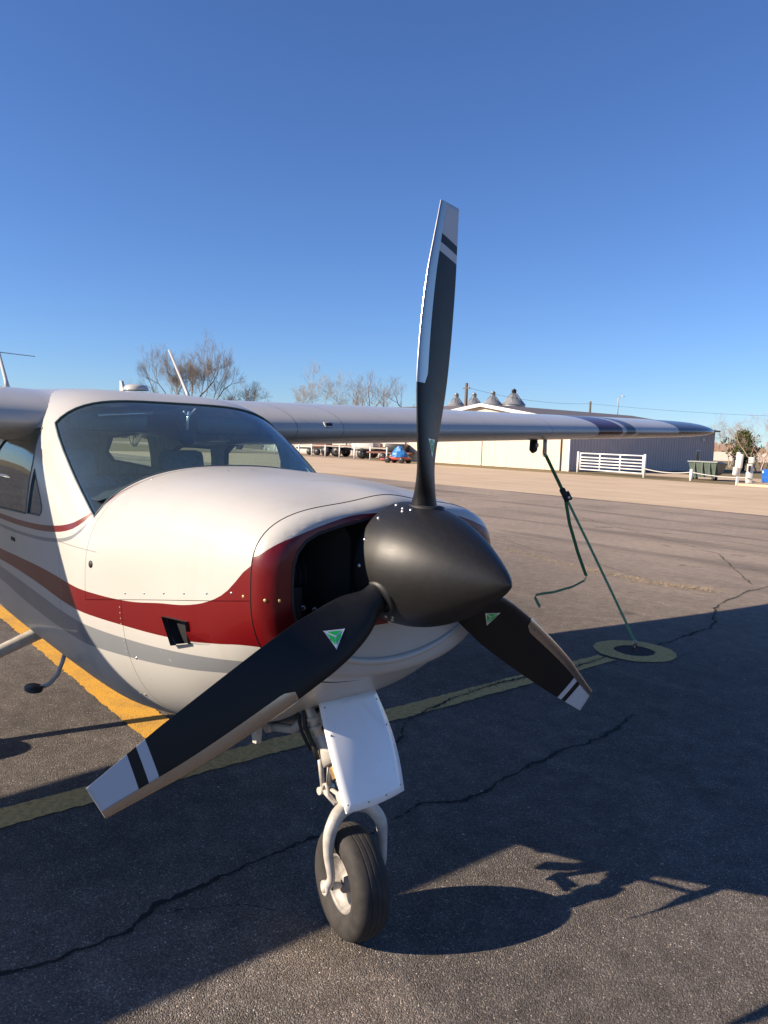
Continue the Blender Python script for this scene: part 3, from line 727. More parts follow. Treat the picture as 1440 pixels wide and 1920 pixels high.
def wing(sgn, y0, y1, x0=0.0, x1=1.0, drop=0.0, ny=40):
    b = MB(); m = len(FO); ys = [lerp(y0, y1, 1-(1-i/ny)**1.6) for i in range(ny+1)]; ys = sorted(set(ys+([.20, .28, .31, .34, .37, .40, .43, .46, .5] if y0 < .5 else [])))
    for y in ys:
        le, te, zc, tk = wing_at(y); c = le-te
        b.v += [(le-u*c, sgn*y, zc+v*c*tk) for u, v in FO]
    for i in range(len(ys)-1):
        for k in range(m): b.f.append((i*m+k, i*m+(k+1) % m, (i+1)*m+(k+1) % m, (i+1)*m+k)); b.mi.append(0); b.sm.append(True)
    b.f.append(tuple(range((len(ys)-1)*m, len(ys)*m))); b.mi.append(0); b.sm.append(True)
    return b
WG = {}
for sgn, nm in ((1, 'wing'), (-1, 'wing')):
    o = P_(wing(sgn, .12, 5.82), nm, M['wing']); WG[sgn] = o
    le, te, zc, tk = wing_at(1.0)
    # stall warning opening, root fairing, fuel cap, strut-less tie-down fitting, aileron and flap hinge lines
    y = .925; le, te, zc, tk = wing_at(y); c = le-te; up = FO[:29][::-1]
    ux = float(np.interp(.030/(c*tk), [q[1] for q in up[:9]], [q[0] for q in up[:9]]))
    tl_ = Matrix.Translation((le-ux*c, sgn*y, zc+.030)) @ Matrix.Rotation(R(-38), 4, 'Y')
    b = MB(); b.bevbox((0, 0, 0), (.006, .060, .036), .0025, 0, tl_); q = P_(b, 'stall_warning_plate', M['white'], o)
    b = MB(); b.box((.0032, 0, 0), (.002, .042, .018), 0, tl_); P_(b, 'stall_warning_slot', M['dark'], o)
    le, te, zc, tk = wing_at(3.3)
    b = MB(); b.bevbox((-2.24, sgn*3.30, zc-.115), (.035, .018, .13), .006); b.tube([(-2.24+math.cos(a)*.016, sgn*3.30, zc-.185+math.sin(a)*.016) for a in [i*.52 for i in range(12)]], .004, 6, closed=True)
    P_(b, 'tie_down_fitting', M['steel'], o)
    b = MB(); b.tube([(-2.205, sgn*3.12, zc-.07), (-2.205, sgn*3.12, zc-.15), (-2.195, sgn*3.12, zc-.165)], [.030, .032, .022], 12); q = P_(b, 'pitot_cover', M['black'], o)
    b = MB(); b.tube([(-2.17, sgn*3.12, zc-.10), (-2.17, sgn*3.12, zc-.13)], .012, 8); P_(b, 'pitot_cover_tag', M['silver'], o)
    b = MB(); le, te, zc, tk = wing_at(5.2); b.lathe([(0, .022), (.02, .022), (.035, .012), (.04, .001)], (-2.20, sgn*5.70, zc+.03), (.35, sgn, 0), 14); P_(b, 'position_light', M['dark'], o)
# tail: fin and stabilator
b = MB(); m = len(FO)
for z, le, te in ((1.2, -6.2, -7.55), (1.5, -6.55, -7.6), (2.1, -7.05, -7.75), (2.62, -7.4, -7.95)):
    c = le-te; b.v += [(le-u*c, v*c*.55, z) for u, v in FO]
for i in range(3):
    for k in range(m): b.f.append((i*m+k, i*m+(k+1) % m, (i+1)*m+(k+1) % m, (i+1)*m+k)); b.mi.append(0); b.sm.append(True)
b.f.append(tuple(range(3*m, 4*m))); b.mi.append(0); b.sm.append(False)
FIN = P_(b, 'tail_fin', M['white'])
for s in (-1, 1):
    b = MB()
    for y, le, te in ((.02, -6.95, -7.75), (1.6, -7.05, -7.72), (1.80, -7.12, -7.68)):
        c = le-te; b.v += [(le-u*c, s*y, 1.17+v*c*.6) for u, v in FO]
    for i in range(2):
        for k in range(m): b.f.append((i*m+k, i*m+(k+1) % m, (i+1)*m+(k+1) % m, (i+1)*m+k)); b.mi.append(0); b.sm.append(True)
    b.f.append(tuple(range(2*m, 3*m))); b.mi.append(0); b.sm.append(False)
    P_(b, 'stabilator', M['white'])
    b = MB(); b.tube([(-7.30, s*.03, 2.41), (-7.32, s*.88, 2.385)], [.006, .004], 6); P_(b, 'whisker_antenna', M['steel'], FIN)
# antennas and bits on the roof
for s in (-1, 1):
    b = MB(); b.tube([(-2.585, s*.486, 1.80), (-2.62, s*.486, 1.84), (-2.88, s*.485, 2.105)], [.013, .010, .006], 8); P_(b, 'whip_antenna', M['white'])
b = MB(); b.lathe([(0, .062), (.014, .060), (.026, .045), (.030, .001)], (-2.20, .02, 1.812), (0, 0, 1), 24); P_(b, 'gps_antenna', M['white'])
b = MB(); b.prism([(-2.36, 1.80), (-2.30, 1.80), (-2.335, 1.862), (-2.36, 1.866)], 1, -.006, .006); P_(b, 'blade_antenna', M['white'])

# ------------------------------------------------------------------ cabin inside
def rounded(c, d, b, mat=None): return MB().bevbox(c, d, b, 0, mat)
for y in (-.29, .29):
    mt = Matrix.Translation((-2.16, y, .98)) @ Matrix.Rotation(R(-14), 4, 'Y')
    s = P_(MB().bevbox((0, 0, .10), (.13, .44, .62), .05, 0, mt), 'seat_back', M['seat'])
    P_(MB().bevbox((-1.92, y, .86), (.50, .44, .14), .05), 'seat_cushion', M['seat'])
    mt = Matrix.Translation((-2.25, y, 1.44)) @ Matrix.Rotation(R(-14), 4, 'Y')
    P_(MB().bevbox((0, 0, 0), (.09, .24, .15), .035, 0, mt), 'head_rest', M['seat'])
P_(MB().bevbox((-2.95, 0, 1.10), (.14, 1.0, .50), .05), 'rear_seat_back', M['seat'])
b = MB(); gl = []
for i in range(15):
    y = lerp(-.53, .53, i/14); k = 1-(y/.56)**2; gl.append((y, 1.40+.028*k))
for (y0, z0), (y1, z1) in zip(gl[:-1], gl[1:]):
    b.add([(-1.14, y0, z0-.05*(abs(y0)/.53)**3), (-1.14, y1, z1-.05*(abs(y1)/.53)**3), (-1.47, y1, z1-.03), (-1.47, y0, z0-.03)], [(0, 1, 2, 3)], 0, True)
    b.add([(-1.47, y0, z0-.03), (-1.47, y1, z1-.03), (-1.46, y1, 1.0), (-1.46, y0, 1.0)], [(0, 1, 2, 3)], 0, False)
P_(b, 'instrument_panel', M['panel'])
for y in (-.30, .30):
    b = MB(); b.tube([(-1.46, y, 1.22), (-1.62, y, 1.235)], .012, 8); b.tube([(-1.63, y+math.sin(a)*.13, 1.25+math.cos(a)*.085-.02) for a in [R(-125)+i*R(250)/16 for i in range(17)]], .011, 8)
    P_(b, 'control_yoke', M['black'])
# compass hung from the middle of the windshield
b = MB(); b.tube([(-1.585, .02, 1.70), (-1.60, .02, 1.655), (-1.60, .02, 1.62)], .006, 8); b.tube([(-1.575, -.01, 1.70), (-1.59, .02, 1.68), (-1.58, .05, 1.715)], .004, 6)
cp = P_(b, 'compass_bracket', M['silver']); b = MB(); b.lathe([(-.032, .001), (-.030, .024), (-.012, .036), (.012, .036), (.030, .024), (.032, .001)], (-1.60, .02, 1.585), (1, 0, 0), 20); P_(b, 'compass', M['panel'], cp)
for y in (-.28, .30):
    b = MB(); b.bevbox((-1.735, y, 1.645), (.02, .34, .085), .009); P_(b, 'sun_visor', simple('visor_tint', (.05, .075, .085), .3))
P_(MB().tube([(-1.70, -.10, 1.69), (-1.70, -.34, 1.668)], .009, 8), 'visor_rod', M['steel'])

# ------------------------------------------------------------------ propeller
HUB = Vector((0, 0, 1.250)); RB = 1.017; PHI = .055
SPR = [(-.088, 1.0), (-.05, 1.0), (-.01, .992), (.04, .950), (.09, .872), (.14, .760), (.19, .618), (.235, .466), (.275, .315), (.30, .215), (.318, .130), (.328, .074), (.334, .030), (.3365, .002)]
def spin_r(x): return .1775*interp(x, [p[0] for p in SPR], [p[1] for p in SPR])
b = MB(); pr = [(-.088, .150), (-.088, .1745), (-.086, .1770)]+[(x, spin_r(x)) for x in [lerp(-.083, .3365, i/44) for i in range(45)]]
b.lathe(pr, HUB, (1, 0, 0), 72)
SPN = P_(b, 'spinner', M['spin'], label='matte black pointed spinner')
b = MB(); b.lathe([(-.098, .02), (-.098, .168), (-.090, .168)], HUB, (1, 0, 0), 48); P_(b, 'spinner_backplate', M['black'], SPN)
def pdir(an): return Vector((0, math.sin(an), math.cos(an))), Vector((0, -math.cos(an), math.sin(an)))
SCRW = [R(k*24+8) for k in range(15)]
for an in SCRW:
    r_, t_ = pdir(an); b = MB(); dome(b, HUB+r_*(spin_r(-.062)+.0003)+Vector((-.062, 0, 0)), r_, .0062, .004); P_(b, 'screw', M['steel'], SPN)
BL_R = [.150, .165, .20, .24, .28, .33, .39, .46, .54, .62, .70, .78, .85, .91, .96, 1.0]
def bl(r):
    ch = interp(r, [.15, .19, .22, .25, .30, .35, .40, .50, .60, .70, .80, .90, .96, 1.0], [.090, .086, .108, .128, .147, .158, .165, .166, .160, .150, .135, .109, .093, .083])
    th = interp(r, [.15, .19, .24, .30, .38, .48, .60, .75, .9, 1.0], [.088, .070, .058, .046, .036, .028, .021, .015, .010, .007])
    be = interp(r, [.15, .20, .25, .30, .35, .40, .50, .60, .70, .80, 1.0], [R(40), R(36), R(32.5), R(29.5), R(26.5), R(23.5), R(17.5), R(14), R(12), R(10.8), R(9)])
    of = interp(r, [.15, .20, .25, .30, .35, .50, .60, .70, .80, .90, 1.0], [0, .007, .014, .018, .0205, .020, .018, .015, .010, .002, -.006])
    rd = interp(r, [.15, .20, .30, .42, 1], [1, .85, .3, 0, 0])      # how round the section still is
    return ch, th, be, of, rd
NU = 18
def blade_pts(r, grow=0.0):
    """closed section: front side from nose to tail, then the back side; (chordwise u, chord offset, thickness offset)"""
    ch, th, be, of, rd = bl(r); out = []
    for side in (1, -1):
        for i in range(NU+1) if side == 1 else range(NU-1, 0, -1):
            u = (1-math.cos(math.pi*i/NU))/2
            f = 2.6*(.2969*math.sqrt(u)-.126*u-.3516*u*u+.2843*u**3-.1015*u**4)*2
            h = f*th*(.74 if side == 1 else .26)*.97+(.0007)
            hr = math.sqrt(max(0, .25-(u-.5)**2))*th
            h = lerp(h, hr, rd)
            out.append((u, (.42-u)*ch+of+grow*(1-2*u if False else (1 if u < .02 else 0)), side*(h+grow)))
    return out
def place(an, r, co, h):
    ch, th, be, of, rd = bl(r); r_, t_ = pdir(an); c = t_*math.cos(be)+Vector((math.sin(be), 0, 0)); m = Vector((math.cos(be), 0, 0))-t_*math.sin(be)
    return HUB+Vector((-.012, 0, 0))+r_*(r*RB)+c*co+m*h
rs = [lerp(.150, 1.0, i/70) for i in range(71)]
for k in range(3):
    an = PHI+k*2*math.pi/3
    me = bpy.data.meshes.new('propeller_blade'); vs = []; uvv = []; fs = []; ns = 2*NU
    for r in rs:
        for u, co, h in blade_pts(r): vs.append(place(an, r, co, h)); uvv.append((u, r))
    for i in range(len(rs)-1):
        for q in range(ns): fs.append((i*ns+q, i*ns+(q+1) % ns, (i+1)*ns+(q+1) % ns, (i+1)*ns+q))
    fs.append(tuple(range((len(rs)-1)*ns, len(rs)*ns)))
    me.from_pydata([tuple(v) for v in vs], [], fs); uvl = me.uv_layers.new(name='UVMap')
    for lo in me.loops: uvl.data[lo.index].uv = uvv[lo.vertex_index]
    bmx = bmesh.new(); bmx.from_mesh(me); bmesh.ops.recalc_face_normals(bmx, faces=bmx.faces[:]); bmx.to_mesh(me); bmx.free()
    me.polygons.foreach_set('use_smooth', [True]*(len(me.polygons)-1)+[False])
    o = link('propeller_blade', me, M['blade']); part(o)
    o['label'] = ['upright propeller blade', 'propeller blade on the far side', 'propeller blade nearest the viewer'][k]
    # nickel leading-edge guard
    b = MB(); g = 9; rr = [r for r in rs if r >= .499]
    for r in rr:
        ch, th, be, of, rd = bl(r); pts = blade_pts(min(r, 1.0)); wf = .235*min(1, .62+(r-.5)/.03*.38)
        row = []
        fr = pts[:NU+1]; bk = [pts[0]]+pts[NU+1:][::-1]
        for side, L in ((1, fr), (-1, bk)):
            us = [q[0] for q in L]; hs = [q[2] for q in L]; wd = wf if side == 1 else .14
            for j in range(g):
                u = wd*(j/(g-1))**1.7; hh = float(np.interp(u, us, hs)); row.append((u, side, (.42-u)*ch+of, hh+side*.0016))
        fr_ = row[:g][::-1]; bk_ = row[g+1:]
        n0 = fr_[-1]; fr_[-1] = (0, 1, n0[2]+.0024, 0.0)
        b.v += [tuple(place(an, min(r, 1.0)+(r-min(r, 1.0)), q[2], q[3])) for q in fr_+bk_]
    m2 = 2*g-1
    for i in range(len(rr)-1):
        for j in range(m2-1): b.f.append((i*m2+j, i*m2+j+1, (i+1)*m2+j+1, (i+1)*m2+j)); b.mi.append(0); b.sm.append(True)
    P_(b, 'leading_edge_guard', M['nickel'], o)
    # green three-part triangle badge on the front face, one corner to the hub
    def face(r, co):
        pts = blade_pts(r)[:NU+1]; ch, th, be, of, rd = bl(r); u = .42-(co-of)/ch
        return place(an, r, co, float(np.interp(u, [q[0] for q in pts], [q[2] for q in pts]))+.0009)
    rc, S = .338, .031; oc = bl(rc)[3]-.006
    tri = [Vector((0, -1)), Vector((.866, .5)), Vector((-.866, .5))]
    def tp(p, s): return face(rc+p.y*s/RB, oc+p.x*s)
    b = MB(); q = []
    def fan(poly, mi, lift=0):
        base = len(b.v); r_, t_ = pdir(an); m_ = Vector((1, 0, 0))
        b.v += [tuple(tp(p, S)+m_*lift) for p in poly]; b.f.append(tuple(range(base, base+len(poly)))); b.mi.append(mi); b.sm.append(False)
    rim = []
    for a_ in range(3):
        p0 = tri[a_]; 
        for e in (-.08, 0, .08): rim.append((p0*(1.12 if e == 0 else 1.09)).lerp(tri[(a_+(1 if e > 0 else 2)) % 3], abs(e)))
    fan(rim, 1)
    for a_ in range(3):
        p0, p1 = tri[a_], tri[(a_+1) % 3]; c0 = (p0+p1)/3
        fan([(q_-c0)*.80+c0*1.02 for q_ in (p0*.93, p1*.93, Vector((0, 0)))], 0, .0006)
    dk = P_(b, 'badge', [M['green'], M['silver']], o, 'green triangular badge')
    b = MB(); b.lathe([(.150, .052), (.172, .052), (.174, .044)], HUB, pdir(an)[0], 24); P_(b, 'blade_root_cuff', M['black'], SPN)
    for da, dx in ((-.42, -.018), (-.40, .012), (-.50, -.004)):
        r_, t_ = pdir(an+da); b = MB(); dome(b, HUB+r_*(spin_r(dx)+.0003)+Vector((dx, 0, 0)), r_, .0055, .004); P_(b, 'screw', M['steel'], SPN)

# ------------------------------------------------------------------ landing gear
WC = Vector((-.268, -.014, .178))
def wheel(c, rad, wd, name, steer=0.0, sgn=-1):
    ax = Vector((-math.sin(steer), math.cos(steer), 0)); h = wd/2; b = MB()
    pr = [(-h*.62, rad*.50), (-h*.86, rad*.58), (-h*.98, rad*.72), (-h*.94, rad*.86), (-h*.78, rad*.945), (-h*.55, rad*.985)]
    gv = []
    rt_ = lambda u: rad*(1-.05*u*u)
    for g0 in (-.30, 0, .30): gv += [(h*(g0+u), rt_(g0+u)-d*rad) for u, d in ((-.10, 0), (-.034, 0), (-.024, .001), (-.016, .010), (.016, .010), (.024, .001), (.034, 0), (.10, 0))]
    pr = pr+gv+[(-a, r) for a, r in pr[::-1]]
    b.lathe(pr, c, ax, 64); ty = P_(b, name, M['tyre'])
    b = MB(); b.lathe([(-h*.66, rad*.52), (-h*.70, rad*.49), (-h*.60, rad*.46), (-h*.25, rad*.40), (-h*.22, rad*.2), (-h*.55, rad*.17), (-h*.55, .002)], c, ax, 40)
    b.lathe([(h*.66, rad*.52), (h*.70, rad*.49), (h*.60, rad*.46), (h*.25, rad*.40), (h*.22, rad*.2), (h*.55, rad*.17), (h*.55, .002)], c, ax, 40)
    P_(b, 'rim', M['rim'], ty)
    return ty
STEER = R(-9)
NW = wheel(WC, .177, .122, 'nose_wheel', STEER)
def smooth_path(P, R_, k=5):
    """Catmull-Rom through the points, radii carried along"""
    P = [Vector(p) for p in P]; out = []; rr = []
    for i in range(len(P)-1):
        a, b_, c, d = P[max(i-1, 0)], P[i], P[i+1], P[min(i+2, len(P)-1)]
        for j in range(k):
            t = j/k; out.append(.5*((2*b_)+(c-a)*t+(2*a-5*b_+4*c-d)*t*t+(3*b_-a-3*c+d)*t**3)); rr.append(lerp(R_[i], R_[i+1], t))
    return out+[P[-1]], rr+[R_[-1]]
def ribbon_plate(b, path, widths, thick, side):
    """flat bar swept along a path, side = direction of its width"""
    s = Vector(side).normalized(); P = [Vector(p) for p in path]; k0 = len(b.v)
    for i, p in enumerate(P):
        t = (P[min(i+1, len(P)-1)]-P[max(i-1, 0)]).normalized(); nn = t.cross(s).normalized(); w = widths[i]/2
        b.v += [tuple(p+s*w+nn*thick/2), tuple(p-s*w+nn*thick/2), tuple(p-s*w-nn*thick/2), tuple(p+s*w-nn*thick/2)]
    for i in range(len(P)-1):
        for q in range(4): b.f.append((k0+i*4+q, k0+i*4+(q+1) % 4, k0+(i+1)*4+(q+1) % 4, k0+(i+1)*4+q)); b.mi.append(0); b.sm.append(False)
    e = k0+4*(len(P)-1); b.f += [(k0+3, k0+2, k0+1, k0), (e, e+1, e+2, e+3)]; b.mi += [0, 0]; b.sm += [False, False]
ST0, ST1 = Vector((-.60, 0, .80)), Vector((-.300, 0, .425))
sd = (ST1-ST0).normalized()
b = MB()
for s in (-1, 1):
    arm = [ST1+Vector((0, s*.010, -.008)), ST1+Vector((.012, s*.058, -.022)), Vector((-.272, s*.092, .358)), Vector((-.266, s*.099, .29)), Vector((-.254, s*.093, .215)), WC+Vector((0, s*.090, 0)), WC+Vector((0, s*.090, -.012))]
    ap, ar = smooth_path(arm, [.026, .024, .021, .0165, .0130, .017, .011]); b.tube(ap, ar, 14)
    b.lathe([(0, .024), (.008, .024), (.010, .018), (.006, .012), (.002, .012)], WC+Vector((0, s*.090, 0)), (0, s, 0), 18)
    b.lathe([(-.03, .014), (.0, .014)], WC+Vector((0, s*.07, 0)), (0, s, 0), 14)
rotz = Matrix.Translation(WC) @ Matrix.Rotation(STEER, 4, 'Z') @ Matrix.Translation(-WC)
b.v = [tuple(rotz @ Vector(q)) if q[2] < .36 else tuple(Vector(q).lerp(rotz @ Vector(q), max(0, min(1, (.46-q[2])/.10)))) for q in b.v]
FK = P_(b, 'nose_fork', M['gearwhite'])
for s in (-1, 1):
    b = MB(); b.lathe([(.0, .0105), (.0065, .0105), (.0065, .0005)], rotz @ (WC+Vector((0, s*.0925, 0))), (-s*math.sin(STEER), s*math.cos(STEER), 0), 14); P_(b, 'axle_bolt', M['rust'], FK)
b = MB(); b.lathe([(0, .034), (.20, .036), (.26, .044), (.30, .046), (.345, .046), (.35, .030)], ST0, sd, 20); SU = P_(b, 'nose_strut', M['gearwhite'])
L0 = (ST1-ST0).length
b = MB(); b.lathe([(.33, .024), (L0+.01, .024)], ST0, sd, 18); P_(b, 'oleo_piston', M['steel'], SU)
b = MB(); b.lathe([(L0-.045, .030), (L0-.04, .040), (L0, .042), (L0+.02, .034), (L0+.03, .0)], ST0, sd, 18); P_(b, 'piston_collar', M['gearwhite'], SU)
b = MB(); b.lathe([(.16, .037), (.165, .040), (.172, .040), (.177, .037)], ST0, sd, 18); b.lathe([(.225, .040), (.23, .043), (.238, .043), (.243, .040)], ST0, sd, 18); P_(b, 'strut_clamp', M['black'], SU)['kind'] = 'stuff'
b = MB(); b.lathe([(.352, .031), (.395, .031)], ST0, sd, 16); P_(b, 'retaining_nut', M['brass'], SU)
b = MB()   # torque links behind the strut, retract brace, hydraulic lines, tow hook
bk = sd.cross(Vector((0, 1, 0))).normalized(); bk = bk if bk.x < 0 else -bk
pA, pB, pC = ST0+sd*.30+bk*.05, ST0+sd*.40+bk*.115, ST0+sd*(L0-.015)+bk*.05
for s in (-.022, .022): b.tube([pA+Vector((0, s, 0)), pB+Vector((0, s*.5, 0))], .009, 8); b.tube([pB+Vector((0, s*.5, 0)), pC+Vector((0, s, 0))], .009, 8)
b.tube([pB+Vector((0, -.03, 0)), pB+Vector((0, .03, 0))], .013, 10); P_(b, 'torque_link', M['gearwhite'], SU)
b = MB(); b.tube([(-.86, -.05, .60), (-.70, -.062, .565), (-.56, -.055, .60), (-.50, -.045, .66)], .017, 10); b.tube([(-.86, .05, .60), (-.70, .062, .565), (-.54, .055, .60)], .017, 10); b.tube([(-.70, -.085, .565), (-.70, .085, .565)], .019, 10)
P_(b, 'drag_brace', M['gearwhite'], SU)
b = MB(); b.tube([(-.50, -.055, .80), (-.47, -.075, .72), (-.47, -.07, .64), (-.43, -.06, .58), (-.42, -.05, .54)], .008, 8); b.tube([(-.53, -.06, .80), (-.52, -.078, .70), (-.49, -.072, .62), (-.45, -.06, .56)], .006, 8); P_(b, 'hydraulic_line', M['black'], SU)
b = MB(); b.tube([(-.46, -.09, .79), (-.41, -.085, .70), (-.38, -.075, .64)], .016, 10); b.tube([(-.41, -.085, .695), (-.405, -.084, .685)], .0185, 10); b.tube([(-.395, -.08, .67), (-.39, -.079, .66)], .0185, 10); P_(b, 'gear_actuator', M['gearwhite'], SU)
b = MB(); hk = ST1+Vector((-.045, -.045, .015)); b.tube([hk+q_*.72 for q_ in [(lambda u: u-hk)(v_) for v_ in [hk+Vector((.05, .02, -.015)), hk+Vector((.02, -.005, -.015)), hk+Vector((.0, -.018, .01)), hk+Vector((-.004, -.020, .045)), hk+Vector((-.016, -.022, .058)), hk+Vector((-.030, -.022, .050)), hk+Vector((-.034, -.022, .028))]]], .0058, 8)
b.tube([hk+Vector((.055, .0, -.0)), hk+Vector((.055, .10, .0))], .012, 8); P_(b, 'tow_hook', M['gearwhite'], SU)
# the gear door carried ahead of the strut: a bowed sheet
b = MB(); nu, nv = 10, 14
cs = [Vector((-.335, -.113, .785)), Vector((-.325, .105, .782)), Vector((-.176, -.108, .470)), Vector((-.158, .106, .492))]
for th in (0, -.006):
    for j in range(nv+1):
        v = j/nv
        for i in range(nu+1):
            u = i/nu; p = cs[0].lerp(cs[1], u).lerp(cs[2].lerp(cs[3], u), v)
            wide = .012*math.sin(math.pi*v)*(2*u-1); bow = .026*math.sin(math.pi*u)*(1-.5*v)+.012*math.sin(math.pi*v)
            b.v.append((p.x+bow+th*.9, p.y+wide, p.z+th*.4))
w1 = nu+1; o2 = w1*(nv+1)
for j in range(nv):
    for i in range(nu):
        a0 = j*w1+i; b.f.append((a0, a0+1, a0+w1+1, a0+w1)); b.f.append((o2+a0, o2+a0+w1, o2+a0+w1+1, o2+a0+1)); b.mi += [0, 0]; b.sm += [True, True]
for i in range(nu): b.f += [(i, o2+i, o2+i+1, i+1), (nv*w1+i, nv*w1+i+1, o2+nv*w1+i+1, o2+nv*w1+i)]; b.mi += [0, 0]; b.sm += [False, False]
for j in range(nv): b.f += [(j*w1, (j+1)*w1, o2+(j+1)*w1, o2+j*w1), (j*w1+nu, o2+j*w1+nu, o2+(j+1)*w1+nu, (j+1)*w1+nu)]; b.mi += [0, 0]; b.sm += [False, False]
GD = P_(b, 'nose_gear_door', mat_plain_paint('paint_gear_door', (.86, .87, .88), .26, .9), label='bowed white door panel ahead of the nose strut')
def door_pt(u, v):
    p = cs[0].lerp(cs[1], u).lerp(cs[2].lerp(cs[3], u), v); return Vector((p.x+.026*math.sin(math.pi*u)*(1-.5*v)+.012*math.sin(math.pi*v), p.y+.012*math.sin(math.pi*v)*(2*u-1), p.z))
for u, v in ((.06, .08), (.06, .32), (.94, .10), (.94, .35), (.05, .93), (.35, .955), (.65, .955), (.94, .93)):
    b = MB(); dome(b, door_pt(u, v), (.85, 0, .4), .0035, .0018); P_(b, 'rivet', M['grubby'], GD)
b = MB(); b.tube([ST0+sd*.22, door_pt(.5, .22)+Vector((-.02, 0, -.01))], .010, 8); b.tube([ST0+sd*.34, door_pt(.5, .62)+Vector((-.02, 0, -.01))], .010, 8); P_(b, 'door_link', M['grubby'], GD)
b = MB(); b.prism([(-.735, .62), (-.665, .64), (-.680, .525), (-.705, .520)], 1, -.135, -.115); P_(b, 'drain_fin', M['gearwhite'])
b = MB(); b.tube([(-.60, -.26, .66), (-.62, -.27, .60), (-.66, -.28, .565)], .026, 14); P_(b, 'exhaust_pipe', M['rust'])
# main gear: spring tubes, wheels, and the boarding steps
for s in (-1, 1):
    b = MB(); b.tube([(-2.76, s*.20, .53), (-2.76, s*.34, .475), (-2.76, s*.80, .30), (-2.76, s*1.17, .195)], [.042, .036, .030, .026], 14); P_(b, 'main_gear_leg', M['gearwhite'])
    wheel(Vector((-2.76, s*1.25, .20)), .20, .15, 'main_wheel')
    b = MB(); b.tube([(-1.93, s*.41, .60), (-1.925, s*.425, .555), (-1.915, s*.45, .50), (-1.905, s*.485, .470), (-1.90, s*.53, .458)], .010, 8)
    q = P_(b, 'boarding_step', M['gearwhite']); b = MB()
    b.lathe([(-.006, .001), (-.006, .036), (.006, .036), (.006, .001)], (-1.90, s*.555, .462), (0, 0, 1), 20); b.v = [(-1.90+(x+1.90)*1.7, y, z) for x, y, z in b.v]; P_(b, 'step_pad', M['black'], q)
b = MB(); b.box((-2.36, -.607, 1.14), (.055, .006, .02)); P_(b, 'door_handle', M['dark'])

# ------------------------------------------------------------------ tie-down point and strap
def annulus(b, c, r0, r1, z, n=48, jit=.006, seed=0):
    rnd = random.Random(seed); k = len(b.v)
    for i in range(n):
        a = 2*math.pi*i/n
        for r in (r0, r1): rr = r+rnd.uniform(-jit, jit); b.v.append((c[0]+math.cos(a)*rr, c[1]+math.sin(a)*rr, z))
    for i in range(n): j = (i+1) % n; b.f.append((k+2*i, k+2*i+1, k+2*j+1, k+2*j)); b.mi.append(0); b.sm.append(False)
TC = (-1.69, 3.86)
b = MB(); annulus(b, TC, .155, .315, .0055, seed=3); o = b.build('tie_down_circle', M['yellow_shade'], fix=False); tag(o, kind='structure')
an_ = empty('tie_down_anchor', (TC[0], TC[1], 0), 0, 'dark recessed ground anchor inside the painted ring', 'anchor')
b = MB(); b.lathe([(.004, .152), (.002, .12), (.001, .001)], (0, 0, 0), (0, 0, 1), 32); b.build('anchor_pit', simple('pit_asphalt', (.03, .028, .026), .95, 0, None, .4, 80, .8), an_)
b = MB(); b.tube([(0, math.cos(a)*.03, .028+math.sin(a)*.03) for a in [i*.4488 for i in range(14)]], .006, 6, closed=True); b.build('anchor_ring', M['rust'], an_)
stp = empty('tie_down_strap', (TC[0], TC[1], .05), 0, 'green webbing tie-down strap from the far wing to the ground anchor', 'strap')
def band(path, w, side, name, m, parent, t=.003):
    b = MB(); ribbon_plate(b, [Vector(p)-Vector((TC[0], TC[1], .05)) for p in path], [w]*len(path), t, side); return b.build(name, m, parent)
SA, SB = Vector((-2.24, 3.30, 1.545)), Vector((TC[0], TC[1], .075))
RT = SA.lerp(SB, .22)
cr = Vector((.63, .77, 0))
band([SA.lerp(SB, i/6*.22) for i in range(7)], .030, cr, 'strap_webbing', M['strap'], stp)
band([RT.lerp(SB, i/10)+cr*.012*math.sin(math.pi*i/10)*.3 for i in range(11)], .022, cr, 'strap_webbing', M['strapl'], stp)
tail = [RT, RT.lerp(Vector((-1.93, 3.50, .58)), .35)+cr*(-.02), RT.lerp(Vector((-1.93, 3.5, .58)), .7)+cr*(-.012), Vector((-1.93, 3.50, .60)), Vector((-1.935, 3.495, .565)), Vector((-2.03, 3.47, .50)), Vector((-2.19, 3.44, .43)), Vector((-2.28, 3.41, .405)), Vector((-2.335, 3.40, .385)), Vector((-2.345, 3.40, .368)), Vector((-2.31, 3.40, .325)), Vector((-2.285, 3.40, .295))]
band(tail[:4], .026, cr, 'loose_tail', M['strap'], stp); band(tail[3:], .026, Vector((.3, .3, .9)), 'loose_tail', M['strapl'], stp)
sdv = (SB-SA).normalized(); mtx = Matrix.Translation(RT-Vector((TC[0], TC[1], .05))) @ sdv.to_track_quat('Z', 'Y').to_matrix().to_4x4()
b = MB(); b.bevbox((0, 0, 0), (.034, .045, .11), .008, 0, mtx); b.bevbox((.0, .03, .02), (.026, .022, .075), .006, 0, mtx); rt = b.build('ratchet_buckle', M['black'], stp)
b = MB(); b.tube([mtx @ Vector((-.025, .02, .03)), mtx @ Vector((.025, .02, .03))], .010, 8); b.build('ratchet_spindle', M['steel'], rt)
for nm, p, q in (('strap_hook', SA, Vector((-2.24, 3.30, 1.575))), ('strap_hook', SB, Vector((TC[0], TC[1], .045)))):
    b = MB(); o0 = Vector((TC[0], TC[1], .05)); c = (p+q)/2-o0; b.tube([c+cr*math.cos(a)*.014+Vector((0, 0, math.sin(a)*.028)) for a in [i*.5 for i in range(11)]], .0045, 6); b.build(nm, M['steel'], stp)

